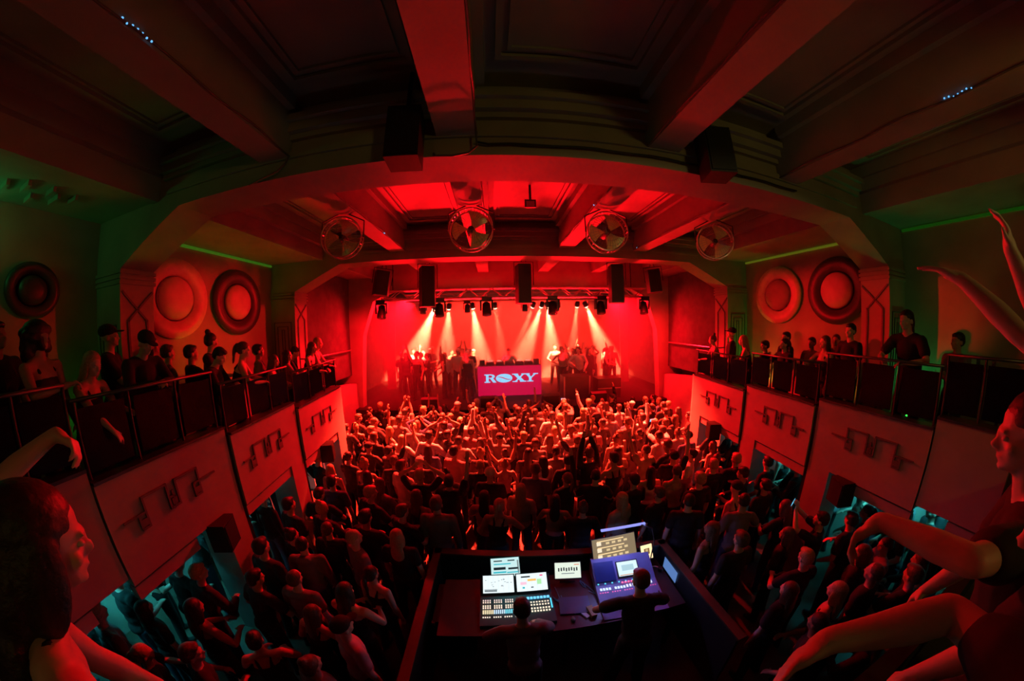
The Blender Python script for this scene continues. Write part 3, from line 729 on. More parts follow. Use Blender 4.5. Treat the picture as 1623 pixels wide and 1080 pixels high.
# everyone beyond the individually built ones: one mesh
if rest:
    vs_all, fs_all, mi_all, mats_ = [], [], [], []
    vn = 0
    def mid(m):
        if m not in mats_: mats_.append(m)
        return mats_.index(m)
    low = {}
    for r in rest:
        key, pose, _ = POSES[r['pi']]
        for part, fn, v, m in (('b', pose.body, .022, r['sk']), ('t' + r['tk'], lambda: pose.top(r['tk']), .022, cloth[r['tcol']]), ('l', pose.legs, .03, cloth['jeans']), ('h' + r['hk'], lambda: pose.hair(r['hk']), .02, cloth[r['hc']] if r['hc'] in cloth else hair_c[r['hc']])):
            k = (key, part)
            if k not in low:
                me = remesh('low', fn(), v, 2, skins[0])
                co = np.empty(len(me.vertices) * 3, dtype=np.float32); me.vertices.foreach_get('co', co)
                low[k] = (co.reshape(-1, 3), [tuple(p.vertices) for p in me.polygons])
            co, fs = low[k]; c_, s_ = math.cos(r['rz']), math.sin(r['rz'])
            P = co * r['sc']; P = np.stack([P[:, 0] * c_ - P[:, 1] * s_ + r['x'], P[:, 0] * s_ + P[:, 1] * c_ + r['y'], P[:, 2]], 1)
            vs_all.append(P); fs_all += [tuple(i + vn for i in f) for f in fs]; mi_all += [mid(m)] * len(fs); vn += len(P)
    me = bpy.data.meshes.new('crowd'); me.from_pydata(np.concatenate(vs_all).tolist(), [], fs_all)
    for m in mats_: me.materials.append(m)
    me.polygons.foreach_set('material_index', mi_all); me.polygons.foreach_set('use_smooth', [True] * len(fs_all)); me.update()
    o = bpy.data.objects.new('crowd', me); C.objects.link(o)
    tag(o, 'the dancing crowd packed in the last rows against the stage', 'crowd', None, 'stuff')

# ------------------------------------------------------------ people on the side galleries
GP = {
    'rail': Pose((-.16, .42, 1.13), (.14, .42, 1.13), lean=16, lp=(-1, -.3, -.6), rp=(1, -.3, -.6), hpitch=-4, lh=(.6, .6, -.1), rh=(-.6, .6, -.1), lcurl=.5, rcurl=.6),
    'stand': Pose((-.22, .10, .88), (.26, .16, .95), hyaw=10),
    'drink': Pose((-.22, .10, .88), (.10, .34, 1.25), rp=(1, -.5, -.5), rcurl=.9, hyaw=-6),
    'reach': Pose((-.15, .40, 1.12), (.24, .50, .98), lean=12, rp=(1, -.3, .3), hyaw=-12, hpitch=-14),
    'look_down': Pose((-.06, .30, 1.20), (.06, .31, 1.20), lp=(-1, -.4, -.6), rp=(1, -.4, -.6), hpitch=-28, lean=5, lcurl=.8, rcurl=.8),
    'crossed': Pose((.14, .20, 1.16), (-.14, .22, 1.12), lp=(-1, -.2, -.6), rp=(1, -.2, -.6), lh=(1, .1, .1), rh=(-1, .1, .1)),
    'turned': Pose((-.20, .18, .92), (.10, .32, 1.15), rp=(1, -.4, -.5), hyaw=42, hpitch=-6),
}
FZ = lambda y: 2.62 if y < 1.13 else (2.50 if y < 2.79 else (2.32 if y < 4.43 else 2.20))
def gal(x, y, hz, pose, hair, top, hc, tc, rz, lab, skin=0, eyes=False, legs='black'):
    fz = FZ(y); H = GP[pose].H @ V((0, 0, 1.63)); sc = min(1.07, max(.86, (hz - fz) / H.z))
    q = Matrix.Rotation(R(rz), 3, 'Z') @ V((H.x, H.y, 0)) * sc
    side = 'left' if x < 0 else 'right'
    return person('gal_' + pose, GP[pose], hair, top, (x - q.x, y - q.y, fz), R(rz), skins[skin], hc, tc, legs, sc, lab, 'people on the %s gallery' % side, eyes=eyes)
gal(-4.75, 0.80, 4.28, 'stand', 'short', 'tee', 'dark', 'black', -60, 'person at the far left edge of the view behind the railing, short dark hair', 1)
gal(-4.40, 1.07, 4.24, 'drink', 'curly', 'tank', 'dark', 'black', -60, 'person with big curly dark hair at the left gallery railing', 1)
gal(-4.32, 1.50, 3.98, 'reach', 'long', 'tank', 'blond', 'black', -62, 'person with long fair hair in profile, one arm over the left railing', 0, True)
gal(-4.95, 1.98, 4.22, 'crossed', 'cap', 'tee', 'black', 'black', -40, 'person in dark cap with arms crossed behind the capped man, left gallery', 0, True)
gal(-4.38, 2.12, 4.13, 'look_down', 'cap', 'long', 'black', 'black', -85, 'bearded person in dark cap looking down at his hands, left gallery railing', 0, True)
gal(-5.0, 2.56, 4.08, 'stand', 'long', 'tee', 'dark', 'black', -50, 'person in black with long dark hair before the left pier', 1)
gal(-5.25, 2.95, 3.95, 'stand', 'short', 'tee', 'brown', 'grey', -30, 'person in grey T-shirt beneath the pale half-hidden disc, left gallery', 0)
gal(-4.90, 3.10, 3.93, 'drink', 'short', 'tee', 'dark', 'black', -20, 'person holding a drink, dark hair, beneath the pale half-hidden disc', 1)
gal(-5.05, 3.60, 4.10, 'turned', 'bun', 'tee', 'dark', 'black', -60, 'person with dark hair in a round bun, left gallery', 0)
gal(-4.42, 3.20, 3.88, 'look_down', 'short', 'long', 'dark', 'black', -60, 'person in black with bowed head at the middle left railing', 0)
gal(-4.42, 3.68, 3.92, 'rail', 'tail', 'tank', 'brown', 'black', -50, 'person with bare forearm on the middle left railing, brown ponytail', 0)
gal(-4.85, 4.45, 3.84, 'stand', 'short', 'tee', 'dark', 'grey', -50, 'person in grey behind the railing below the dark-rimmed left disc', 1)
gal(-4.55, 4.50, 3.66, 'rail', 'long', 'tank', 'brown', 'beige', -55, 'person in beige top leaning on the far left railing', 0)
gal(-4.62, 4.98, 3.70, 'drink', 'long', 'tee', 'dark', 'grey', -55, 'person in grey top with long dark hair beside the phone user, left gallery', 0)
g = gal(-4.72, 5.34, 3.73, 'look_down', 'short', 'tee', 'dark', 'black', -55, 'person looking at a small lit phone, left gallery near the second pier', 0)
gal(-4.52, 5.70, 3.79, 'rail', 'long', 'tank', 'brown', 'black', -80, 'person with very long hair and bare back at the far left railing', 0)
gal(-4.62, 6.08, 3.86, 'rail', 'long', 'tank', 'blond', 'black', -70, 'person last at the left railing, closest to the stage, fair hair', 0)
gal(4.58, 6.02, 3.72, 'rail', 'bun', 'tank', 'brown', 'grey', 60, 'person last at the right railing, closest to the stage, brown bun', 0)
gal(4.72, 5.52, 3.90, 'stand', 'cap', 'tee', 'black', 'black', 50, 'person in black cap and black T-shirt by the rounded end, right gallery', 0)
gal(4.62, 5.05, 3.76, 'rail', 'long', 'tank', 'blond', 'black', 45, 'person with fair hair resting forearms on the far right railing', 0)
gal(4.75, 4.55, 3.68, 'turned', 'short', 'tee', 'dark', 'black', 20, 'person with dark hair turned to a neighbour near the green wall', 1)
gal(4.60, 3.95, 3.76, 'drink', 'tail', 'tee', 'dark', 'black', 75, 'person in black T-shirt with dark ponytail under the red disc', 0)
gal(5.05, 4.25, 3.86, 'stand', 'short', 'tee', 'dark', 'black', 70, 'taller person behind the ponytailed one under the red disc', 0)
gal(5.2, 3.75, 3.78, 'stand', 'short', 'tee', 'brown', 'beige', 80, 'person in beige T-shirt, brown hair, right gallery between two discs', 0)
gal(5.5, 3.40, 3.84, 'stand', 'tail', 'tee', 'brown', 'grey', 95, 'person in grey T-shirt furthest back, right gallery between two discs', 0)
gal(4.75, 3.20, 3.84, 'drink', 'long', 'tank', 'brown', 'black', 70, 'person with long straight brown hair, right gallery middle railing', 0)
gal(4.68, 2.70, 4.05, 'stand', 'short', 'tee', 'dark', 'black', 75, 'tall bearded person in black T-shirt beside the right pier', 0)
gal(4.42, 1.75, 4.24, 'rail', 'tail', 'tee', 'dark', 'black', 78, 'person in black T-shirt with dark ponytail, forearms on the near right railing', 0, True)
gal(4.75, 1.18, 3.98, 'crossed', 'short', 'tee', 'dark', 'grey', 60, 'person with folded bare arms behind the near right railing', 1)

# ------------------------------------------------------------ people on the stage
rnd2 = random.Random(5)
stage_pts = []
def stage_group(x0, x1, y0, y1, n, side):
    k = 0; tries = 0
    while k < n and tries < 4000:
        tries += 1
        x, y = rnd2.uniform(x0, x1), rnd2.uniform(y0, y1)
        if any(((a - x) / .44) ** 2 + ((b - y) / .42) ** 2 < 1 for a, b in stage_pts): continue
        stage_pts.append((x, y)); k += 1
        pi = rnd2.choices([0, 1, 2, 4, 5, 8, 6], [8, 6, 2, 1, 1, 5, 1])[0]; key, pose, txt = POSES[pi]
        hk = rnd2.choice(['short', 'long', 'short', 'cap', 'tail']); hc = rnd2.choice(['dark', 'brown', 'blond']); 
        if hk == 'cap': hc = 'white'
        tc = rnd2.choices(['black', 'white', 'grey', 'beige'], [6, 2, 2, 1])[0]; tk = rnd2.choice(['tee', 'tee', 'tank', 'long'])
        row = 'front' if y < (y0 + y1) / 2 else 'back'
        lab = 'person on stage %s of the DJ desk, %s row, %s %s, %s' % (side, row, tc, topname[tk], hairname[hk] % hc)
        m = 2; l0 = lab
        while any(o.get('label') == lab for o in C.objects if o.name.startswith('person')):
            lab = l0 + ', ' + {2: txt.split(',')[0], 3: 'nearest the stage side', 4: 'closer to the desk', 5: 'between two others'}.get(m, 'behind others'); m += 1
        w_ = lab.replace('the ', '').split()
        if len(w_) > 16: w_ = ' '.join(w_).replace('on stage %s of DJ desk' % side, 'stage-%s' % side).split()
        person('crowd_' + key, pose, hk, tk, (x, y, 1.4), PI + R(rnd2.gauss(0, 40)), skins[0], hc, tc, 'black', rnd2.uniform(.93, 1.05), ' '.join(w_), 'people standing on the stage')
stage_group(-4.7, -1.55, 10.5, 12.6, 19, 'left')
stage_group(1.85, 4.4, 11.0, 12.7, 14, 'right')
person('dj', Pose((-.16, .42, 1.14), (.20, .40, 1.14), lp=(-1, -.4, -.3), rp=(1, -.4, -.3), lean=6, hpitch=-14), 'short', 'tee', (-.11, 11.72, 1.4), PI, skins[0], 'brown', 'white', 'black', 1.02,
       'person in white T-shirt playing behind the lettered DJ desk', None)
#PART5

# ============================================================ SOUND BOOTH
bt = thing('sound_booth', 'black sound booth barrier with red-lit top rail in mid-floor', 'booth', (0, 0, 0))
ba = [(-1.62, 1.25), (-1.56, 3.40), (1.60, 3.12), (1.66, 1.45)]
for (p, q), nm in zip(zip(ba, ba[1:]), ('side_panel', 'front_panel', 'side_panel')):
    dx, dy = q[0] - p[0], q[1] - p[1]; L = math.hypot(dx, dy); a = math.atan2(dy, dx); c = ((p[0] + q[0]) / 2, (p[1] + q[1]) / 2)
    pn = MB().box((c[0], c[1], .53), (L, .04, 1.06), (0, 0, a)).build(nm, blackwood, bt)
    MB().box((c[0], c[1], 1.075), (L + .08, .11, .03), (0, 0, a)).build('top_rail', wood, bt)
tb = thing('mixing_table', 'black mixing table inside the sound booth', 'table', (0, 2.62, 0))
MB().box((0.03, 0, .86), (2.9, .86, .04)).build('tabletop', blackwood, tb)
for x in (-1.35, 0.03, 1.4):
    for y in (-.36, .36): MB().box((x, y, .42), (.05, .05, .84)).build('leg', black, tb)
def ui(parent, name, base, w, h, marks, frame=.012, es=1.0):
    """a lit screen lying in the xz plane of PARENT (facing -y): frame, glowing panel, marks"""
    sc_ = MB().box((0, .008, 0), (w + 2 * frame, .016, h + 2 * frame)).build(name, black, parent)
    MB().box((0, -.003, 0), (w, .006, h)).build('screen', emis('scr_%s' % (base,), base, es), sc_)
    by = {}
    for (x, z, a, b, col) in marks: by.setdefault(col, MB()).box(((x - .5) * w, -.0075, (z - .5) * h), (a * w, .003, b * h))
    mm = MB(); ms = []
    for i, (col, m_) in enumerate(by.items()):
        mm.cur = i; n0 = len(mm.v); mm.add(m_.v, m_.f); ms.append(emis('mark_%s' % (col,), col, 1.0))
    if ms: mm.build('screen_content', ms, sc_)
    return sc_
DK, GR, TE, OR_, PK, WH = (.01, .015, .02), (.18, .22, .24), (.03, .5, .6), (1, .55, .12), (1, .12, .3), (.85, .95, 1)
rr = random.Random(3)
def place_screen(t, loc, rx, rz=0):
    t.location = loc; t.rotation_euler = (R(rx), 0, R(rz))
# lighting console
lc = thing('lighting_console', 'lighting console with two bright screens and rows of lit keys, left half of booth table', 'console', (-.52, 2.60, .90))
MB().prism([(-.31, -.02), (.08, .0), (.31, .13), (.31, .17), (.10, .06), (-.31, .03)], -.43, .43, 'yz').build('body', mat('console_teal', (.02, .09, .10), .4), lc)
for i, x in enumerate((-.205, .205)):
    e = bpy.data.objects.new('screen_unit', None); C.objects.link(e); e.parent = lc; e.location = (x, .20, .155); e.rotation_euler = (R(-56), 0, 0)
    mk = [(.25, .12, .4, .10, GR), (.25, .2, .42, .02, DK)] + [(rr.uniform(.08, .92), rr.uniform(.35, .8), .05, .02, DK) for _ in range(16)] if i == 0 else \
         [(.3, .82, .3, .08, DK), (.5, .62, .28, .12, OR_), (.22, .45, .2, .16, (1, .6, .75)), (.74, .5, .14, .3, (.45, .9, .45)), (.22, .2, .07, .1, TE), (.5, .2, .08, .06, DK), (.82, .85, .1, .08, PK)]
    mk += [(u / 6, .5, .004, .96, (.5, .55, .6)) for u in range(1, 6)]
    s_ = ui(e, 'screen_panel', (.72, .82, .85), .375, .215, mk, es=1.25)
def keyrow(parent, x0, x1, y, n, w, h, col, z, es=1.2, name='key_row'):
    m = MB()
    for i in range(n):
        x = x0 + (x1 - x0) * i / (n - 1)
        if n > 8 and i % 5 == 4:
            m.build(name, emis('key_%s' % (col,), col, es), parent); m = MB(); continue
        m.box((x, y, z), (w, h, .012))
    if m.v: m.build(name, emis('key_%s' % (col,), col, es), parent)
for y, col in ((.03, (.9, .7, .65)), (.0, (1, .75, .6)), (-.05, (1, .8, .6)), (-.08, (1, .75, .6))): keyrow(lc, -.39, -.02, y, 15, .014, .018, col, .052)
for x0, x1, col in ((-.39, -.28, (1, .8, .5)), (-.26, -.15, (.6, .8, 1)), (-.13, -.02, (.2, .8, 1))): keyrow(lc, x0, x1, -.135, 6, .012, .05, col, .048)
keyrow(lc, -.39, -.02, -.205, 16, .013, .012, (1, .85, .7), .042)
for y in (-.03, -.07, -.12, -.16): keyrow(lc, .17, .37, y, 7, .018, .016, (1, .85, .65), .05)
keyrow(lc, .10, .38, .03, 8, .03, .03, (.15, .6, 1), .06, 1.3)
keyrow(lc, .405, .406, -.06, 2, .014, .14, (.1, .7, 1), .05)
for i in range(3): MB().cyl((.05, -.06 - .05 * i, .04), (.05, -.06 - .05 * i, .075), .012, 12).build('knob', alu, lc)
# monitor above the lighting console
def monitor(name, lab, loc, rz, w, h, base, marks, tilt=-12, es=1.0, stand=.2):
    t = thing(name, lab, 'monitor', loc, (0, 0, R(rz)))
    e = bpy.data.objects.new('display', None); C.objects.link(e); e.parent = t; e.location = (0, 0, stand + h / 2); e.rotation_euler = (R(tilt), 0, 0)
    ui(e, 'screen_panel', base, w, h, marks, es=es)
    MB().box((0, .03, stand / 2), (.05, .02, stand + h * .4)).build('stand', black, t); MB().box((0, .04, .008), (.2, .14, .016)).build('foot', black, t)
    return t
monitor('monitor', 'small bright monitor with table rows above the lighting console', (-.63, 3.0, .88), 2, .36, .24, (.55, .78, .78), [(.25, .85, .3, .06, DK), (.72, .85, .25, .06, DK), (.3, .45, .42, .14, DK), (.78, .42, .36, .1, DK), (.3, .25, .45, .08, TE), (.75, .22, .4, .06, TE), (.4, .68, .6, .06, TE), (.95, .5, .05, .7, (.2, .25, .25))], -50, 1.1, .14)
monitor('monitor', 'bright white tablet screen in the middle of the booth table', (.16, 2.92, .88), -6, .33, .20, (.75, .85, .72), [(.15 + .1 * i, .55 + .02 * (i % 3), .05, .22, DK) for i in range(8)] + [(.5, .3, .5, .05, GR), (.85, .85, .2, .05, (.8, .2, .1))], -50, 1.1, .09)
monitor('monitor', 'large amber-lit monitor behind the mixing desk, right half of booth', (.83, 3.05, .88), 3, .62, .36, (.26, .19, .10), [(.42, .9 - .24 * k, .62, .04, (1, .72, .35)) for k in range(3)] + [(.15, .82 - .25 * k, .1, .14, (1, .85, .6)) for k in range(3)] + [(.35 + .14 * i, .8 - .25 * k, .08, .08, (.8, .6, .3)) for i in range(4) for k in range(3)], -32, 1.0, .13)
t = monitor('monitor', 'small warm yellow screen at the right front corner of the booth', (1.27, 2.96, .88), 4, .17, .20, (1, .72, .38), [(.5, .55, .5, .4, (.25, .14, .05)), (.5, .6, .2, .2, (.8, .6, .3))], -30, 1.4, .14)
# mixing desk (sound)
md_ = thing('mixing_console', 'blue-violet lit mixing desk with a central screen and fader rows, right half of booth', 'console', (.86, 2.60, .89), (R(4), 0, R(-3)))
vio = mat('console_violet', (.20, .20, .42), .45)
MB().prism([(-.40, -.02), (.38, .0), (.42, .20), (.38, .22), (.06, .07), (-.40, .035)], -.40, .40, 'yz').build('body', vio, md_)
e = bpy.data.objects.new('display', None); C.objects.link(e); e.parent = md_; e.location = (.06, .215, .155); e.rotation_euler = (R(-66), 0, 0)
ui(e, 'screen_panel', (.62, .80, .88), .27, .19, [(.5, .55, .6, .4, (.45, .68, .75)), (.5, .06, .9, .05, (.7, .3, .1))], .014, 1.2)
MB().box((-.25, .215, .152), (.26, .26, .008), (R(24), 0, 0)).build('meter_bridge', mat('panel_navy', (.03, .05, .22), .3), md_)
keyrow(md_, -.05, .20, .06, 7, .022, .018, (1, .12, .25), .082, 1.6); keyrow(md_, -.34, -.04, .005, 9, .026, .035, (.6, .75, 1), .062, 1.3); keyrow(md_, .0, .36, .01, 10, .022, .04, (.75, .8, 1), .066, 1.2)
keyrow(md_, -.36, .36, -.045, 24, .016, .012, (1, .10, .35), .058, 1.2)
for i in range(8): MB().box((-.36 + .09 * i, .075, .085), (.014, .012, .012)).build('led', emis('key_led', (.1, .8, 1), 1.3), md_)
for i in range(22):
    x = -.36 + .72 * i / 21
    if i < 0: continue
fm = MB()
for i in range(22): fm.box((-.36 + .72 * i / 21, -.20, .046), (.005, .22, .004))
fm.build('fader_slots', black, md_)
for i in range(22): MB().box((-.36 + .72 * i / 21, -.29 + .13 * rr.random() ** 2, .058), (.016, .03, .018)).build('fader_cap', blackwood, md_)
light('AREA', 'console_glow', (.86, 2.95, 1.62), (.30, .32, 1.0), 5.0, (.86, 2.5, .9), shape='RECTANGLE', size=.6, size_y=.1)
gl = thing('gooseneck_lamp', 'slim blue desk lamp bar over the mixing desk', 'lamp', (1.30, 2.88, .88)); MB().tube([(0, 0, 0), (0, 0, .5), (-.05, .02, .70), (-.2, .06, .765)], .008).build('neck', black, gl)
MB().box((-.44, .07, .765), (.6, .03, .02)).build('light_bar', emis('lampbar', (.3, .35, 1), 1.0), gl)
light('AREA', 'console_glow', (-.52, 2.95, 1.5), (.1, .75, .8), .8, (-.52, 2.55, .9), shape='RECTANGLE', size=.5, size_y=.1)
# small things on the table
t = thing('laptop', 'closed dark laptop on the blue-lit table middle', 'laptop', (.16, 2.50, .88), (0, 0, R(-5)))
MB().box((0, 0, .012), (.36, .25, .022)).build('base', mat('laptop_shell', (.04, .07, .16), .4), t)
tag(MB().box((.33, 2.36, .905), (.07, .15, .05), (0, 0, R(10))).build('walkie_talkie', mat('yellowish_case', (.3, .28, .12), .5)), 'yellowish handheld radio on the booth table', 'radio')
tag(MB().box((.24, 2.36, .89), (.05, .14, .02), (0, 0, R(30))).build('marker_pen', mat('pale_case', (.5, .6, .75), .5)), 'pale slim case beside the handheld radio', 'case')
t = thing('computer_mouse', 'small round mouse on the booth table', 'mouse', (.10, 2.30, .88)); MB().sph((0, 0, .016), .03, 10, sc=(1, 1.4, .55)).build('shell', blackwood, t, True)
t = thing('headphones', 'black headphones lying by the mixing desk edge', 'headphones', (1.34, 2.78, .90))
MB().tube([(.08 * math.cos(a), .08 * math.sin(a), .02) for a in [PI * i / 10 for i in range(11)]], .009, 8).build('headband', alu, t)
for q in (-1, 1): MB().cyl((q * .08, 0, .0), (q * .08, 0, .05), .035, 14).build('ear_cup', black, t)
for k, (x, y) in enumerate(((-.02, 2.72), (.03, 2.62), (.36, 2.86))):
    tag(MB().tube([(x + .12 * math.sin(u * .9 + k) * (u / 8), y + .10 * math.cos(u * 1.1 + k) - .02 * u, .895) for u in range(9)], .006, 6).build('cable', mat('teal_cable', (.05, .25, .3), .5)), ['coiled cable behind the laptop', 'loose cable between the consoles', 'coiled cable by the amber monitor stand'][k], 'cable', 'cables on the booth table')
t = thing('equipment_rack', 'black flight case on the floor left of the lighting console', 'flight case', (-1.28, 2.72, 0))
MB().box((0, 0, .42), (.46, .6, .8)).build('case', blackwood, t)
for z in (.06, .78):
    for x in (-.22, .22): MB().box((x, -.29, z), (.04, .04, .06)).build('corner_cap', alu, t)
# sheet on the right side panel, blue light put in as its own glow
tag(MB().box((1.585, 2.78, .86), (.006, .34, .18), (0, 0, 0)).build('notice_sheet', emis('glowing_blue_sheet', (.12, .25, .6), .8)), 'sheet glowing blue on the inside of the booth right panel', 'sheet')
# engineers
EP = {'a': Pose((-.24, .38, 1.02), (.20, .44, 1.02), lean=14, lp=(-1, -.3, -.2), rp=(1, -.3, -.2), hpitch=-18, lcurl=.5, rcurl=.5),
      'b': Pose((-.30, .34, 1.04), (.26, .42, 1.04), lean=18, lp=(-1, -.2, .0), rp=(1, -.2, .0), hpitch=-12, hyaw=12)}
person('eng_a', EP['a'], 'short', 'long', (-.50, 1.80, 0), R(2), skins[0], 'dark', 'grey', 'black', .99, 'person at the lighting console seen from behind, short dark hair, grey sleeves', None, eyes=True)
person('eng_b', EP['b'], 'short', 'tee', (.66, 1.86, 0), R(-8), skins[0], 'brown', 'black', 'black', 1.03, 'person in black T-shirt leaning over the violet mixing desk', None, eyes=True)

# ============================================================ DJ DESK
dd = thing('dj_desk', 'wide DJ desk with a glowing crimson front and pale ROXY lettering', 'desk', (-.12, 11.0, 1.4))
MB().box((0, .35, .58), (2.40, .66, 1.16)).build('body', blackwood, dd)
fp = MB().box((0, .005, .59), (2.42, .03, 1.14)).build('front_screen', emis('crimson_screen', (.72, .0, .06), .9), dd)
L = MB()
def lp(poly, m=L): m.prism(poly, -.02, -.011)
h = .16
def q4(a, b, c, d): lp([a, b, c, d])
zc = .70
def P_(x, z): return (x + .12, z + zc)
# R
x0 = -1.08
q4(P_(x0, -h), P_(x0 + .22, -h), P_(x0 + .22, -h + .04), P_(x0, -h + .04)); q4(P_(x0, h - .04), P_(x0 + .24, h - .04), P_(x0 + .24, h), P_(x0, h)); q4(P_(x0 + .06, -h + .03), P_(x0 + .16, -h + .03), P_(x0 + .16, h - .03), P_(x0 + .06, h - .03))
for i in range(6):
    a0, a1 = PI / 2 - PI * i / 6, PI / 2 - PI * (i + 1) / 6
    lp([P_(x0 + .24 + .16 * math.cos(a0), .075 + .085 * math.sin(a0)), P_(x0 + .24 + .16 * math.cos(a1), .075 + .085 * math.sin(a1)), P_(x0 + .24 + .06 * math.cos(a1), .075 + .045 * math.sin(a1)), P_(x0 + .24 + .06 * math.cos(a0), .075 + .045 * math.sin(a0))])
q4(P_(x0 + .15, .0), P_(x0 + .25, .0), P_(x0 + .25, .03), P_(x0 + .15, .03)); q4(P_(x0 + .20, .01), P_(x0 + .32, .01), P_(x0 + .46, -h), P_(x0 + .33, -h))
# O : ellipse crossed by an S stroke
N = 28; ox = -.335
for i in range(N):
    t0, t1 = -1 + 2 * i / N, -1 + 2 * (i + 1) / N
    def sw(t): return -.045 * math.sin(t * 2.6) - .01 * t
    def ed(t): return .165 * math.sqrt(max(0, 1 - t * t)) + .002
    g0 = .020 * (1 - t0 * t0) * (1 if abs(t0) < .8 else .3); g1 = .020 * (1 - t1 * t1) * (1 if abs(t1) < .8 else .3)
    a, b = ox + .315 * t0, ox + .315 * t1
    if ed(t0) > sw(t0) + g0 or ed(t1) > sw(t1) + g1:
        lp([P_(a, max(-ed(t0), min(ed(t0), sw(t0) + g0))), P_(b, max(-ed(t1), min(ed(t1), sw(t1) + g1))), P_(b, ed(t1)), P_(a, ed(t0))])
        lp([P_(a, -ed(t0)), P_(b, -ed(t1)), P_(b, min(ed(t1), max(-ed(t1), sw(t1) - g1))), P_(a, min(ed(t0), max(-ed(t0), sw(t0) - g0)))])
# X
x0 = -.02
q4(P_(x0 + .02, h), P_(x0 + .17, h), P_(x0 + .50, -h), P_(x0 + .33, -h)); q4(P_(x0 + .40, h), P_(x0 + .47, h), P_(x0 + .13, -h), P_(x0 + .06, -h))
for a, b in ((x0 - .01, x0 + .22), (x0 + .34, x0 + .50)): q4(P_(a, h - .035), P_(b, h - .035), P_(b, h), P_(a, h))
for a, b in ((x0, x0 + .19), (x0 + .29, x0 + .53)): q4(P_(a, -h), P_(b, -h), P_(b, -h + .035), P_(a, -h + .035))
# Y
x0 = .44
q4(P_(x0 + .02, h), P_(x0 + .15, h), P_(x0 + .27, .0), P_(x0 + .18, -.01)); q4(P_(x0 + .40, h), P_(x0 + .47, h), P_(x0 + .27, -.02), P_(x0 + .22, .0)); q4(P_(x0 + .17, -h + .02), P_(x0 + .27, -h + .02), P_(x0 + .27, .02), P_(x0 + .17, .02))
for a, b, z0 in ((x0 - .01, x0 + .20, h - .035), (x0 + .33, x0 + .52, h - .035), (x0 + .10, x0 + .34, -h)): q4(P_(a, z0), P_(b, z0), P_(b, z0 + .035), P_(a, z0 + .035))
L.build('lettering', emis('letters_cyan', (.22, .68, 1.0), 1.3), fp)
def deck(x, w, d, hh, lab, kind='media_player'):
    t = thing(kind, lab, 'DJ player' if kind == 'media_player' else 'mixer', (x, 11.42, 2.56))
    MB().box((0, 0, hh / 2), (w, d, hh)).build('body', black, t)
    if kind == 'media_player':
        MB().cyl((0, -.03, hh), (0, -.03, hh + .02), .10, 24).build('jog_wheel', alu, t); MB().box((0, .12, hh + .02), (.2, .06, .03), (R(30), 0, 0)).build('display', emis('deckscr', (1, .4, .3), 1.0), t)
    else:
        for i in range(4): MB().cyl((-.1 + .066 * i, .06, hh), (-.1 + .066 * i, .06, hh + .02), .012, 8).build('knob', alu, t)
deck(-.85, .32, .36, .11, 'DJ player furthest left on the DJ desk'); deck(-.48, .32, .36, .11, 'DJ player left of the mixer on the DJ desk'); deck(-.10, .34, .36, .10, 'DJ mixer in front of the person in white', 'dj_mixer'); deck(.28, .32, .36, .11, 'DJ player right of the mixer on the DJ desk'); deck(.64, .32, .36, .11, 'DJ player furthest right on the DJ desk')
for x, lab in ((-1.16, 'black speaker box on the left end of the DJ desk'), (.95, 'black speaker box on the right end of the DJ desk')):
    t = thing('monitor_speaker', lab, 'speaker', (x, 11.4, 2.56)); MB().box((0, 0, .10), (.2, .2, .2)).build('cabinet', black, t); MB().cyl((0, -.1, .1), (0, -.108, .1), .07, 16).build('driver', grille, t)
for i, x in enumerate((-1.02, -.3, 1.06)):
    t = thing('bottle', ['bottle at the left end of the DJ desk', 'bottle between the DJ players', 'bottle at the right end of the DJ desk'][i], 'bottle', (x + .03, 11.15 + (.1 if i == 1 else 0), 2.56)); MB().lathe([(.03, 0), (.032, .13), (.012, .18), (.012, .22)], n=10).build('glass', clear, t, True)
# dark stage equipment to the right of the desk
t = thing('flight_case', 'large dark flight case on stage right of the DJ desk', 'flight case', (2.25, 10.4, 1.4)); MB().box((0, 0, .42), (1.0, .6, .84)).build('case', blackwood, t)
for x in (-.47, .47): MB().box((x, -.3, .42), (.05, .02, .84)).build('edge_trim', alu, t)
t = thing('flight_case', 'second dark flight case on stage, nearer the right wall', 'flight case', (3.45, 10.3, 1.4)); MB().box((0, 0, .36), (.9, .6, .72)).build('case', blackwood, t); MB().box((0, -.305, .36), (.9, .02, .04)).build('edge_trim', alu, t)
for x, lab in ((-2.9, 'black wedge floor monitor at the left stage edge'), (2.9, 'black wedge floor monitor at the right stage edge'), (-.9, 'black wedge floor monitor left of the desk at the stage edge'), (1.2, 'black wedge floor monitor right of the desk at the stage edge')):
    t = thing('stage_wedge', lab, 'loudspeaker', (x, 9.75, 1.4)); MB().prism([(-.2, 0), (.2, 0), (.2, .12), (-.08, .36), (-.2, .3)], -.28, .28, 'yz').build('cabinet', black, t)
    MB().box((0, .075, .25), (.5, .34, .01), (R(-40), 0, 0)).build('grille', grille, t)
#PART6

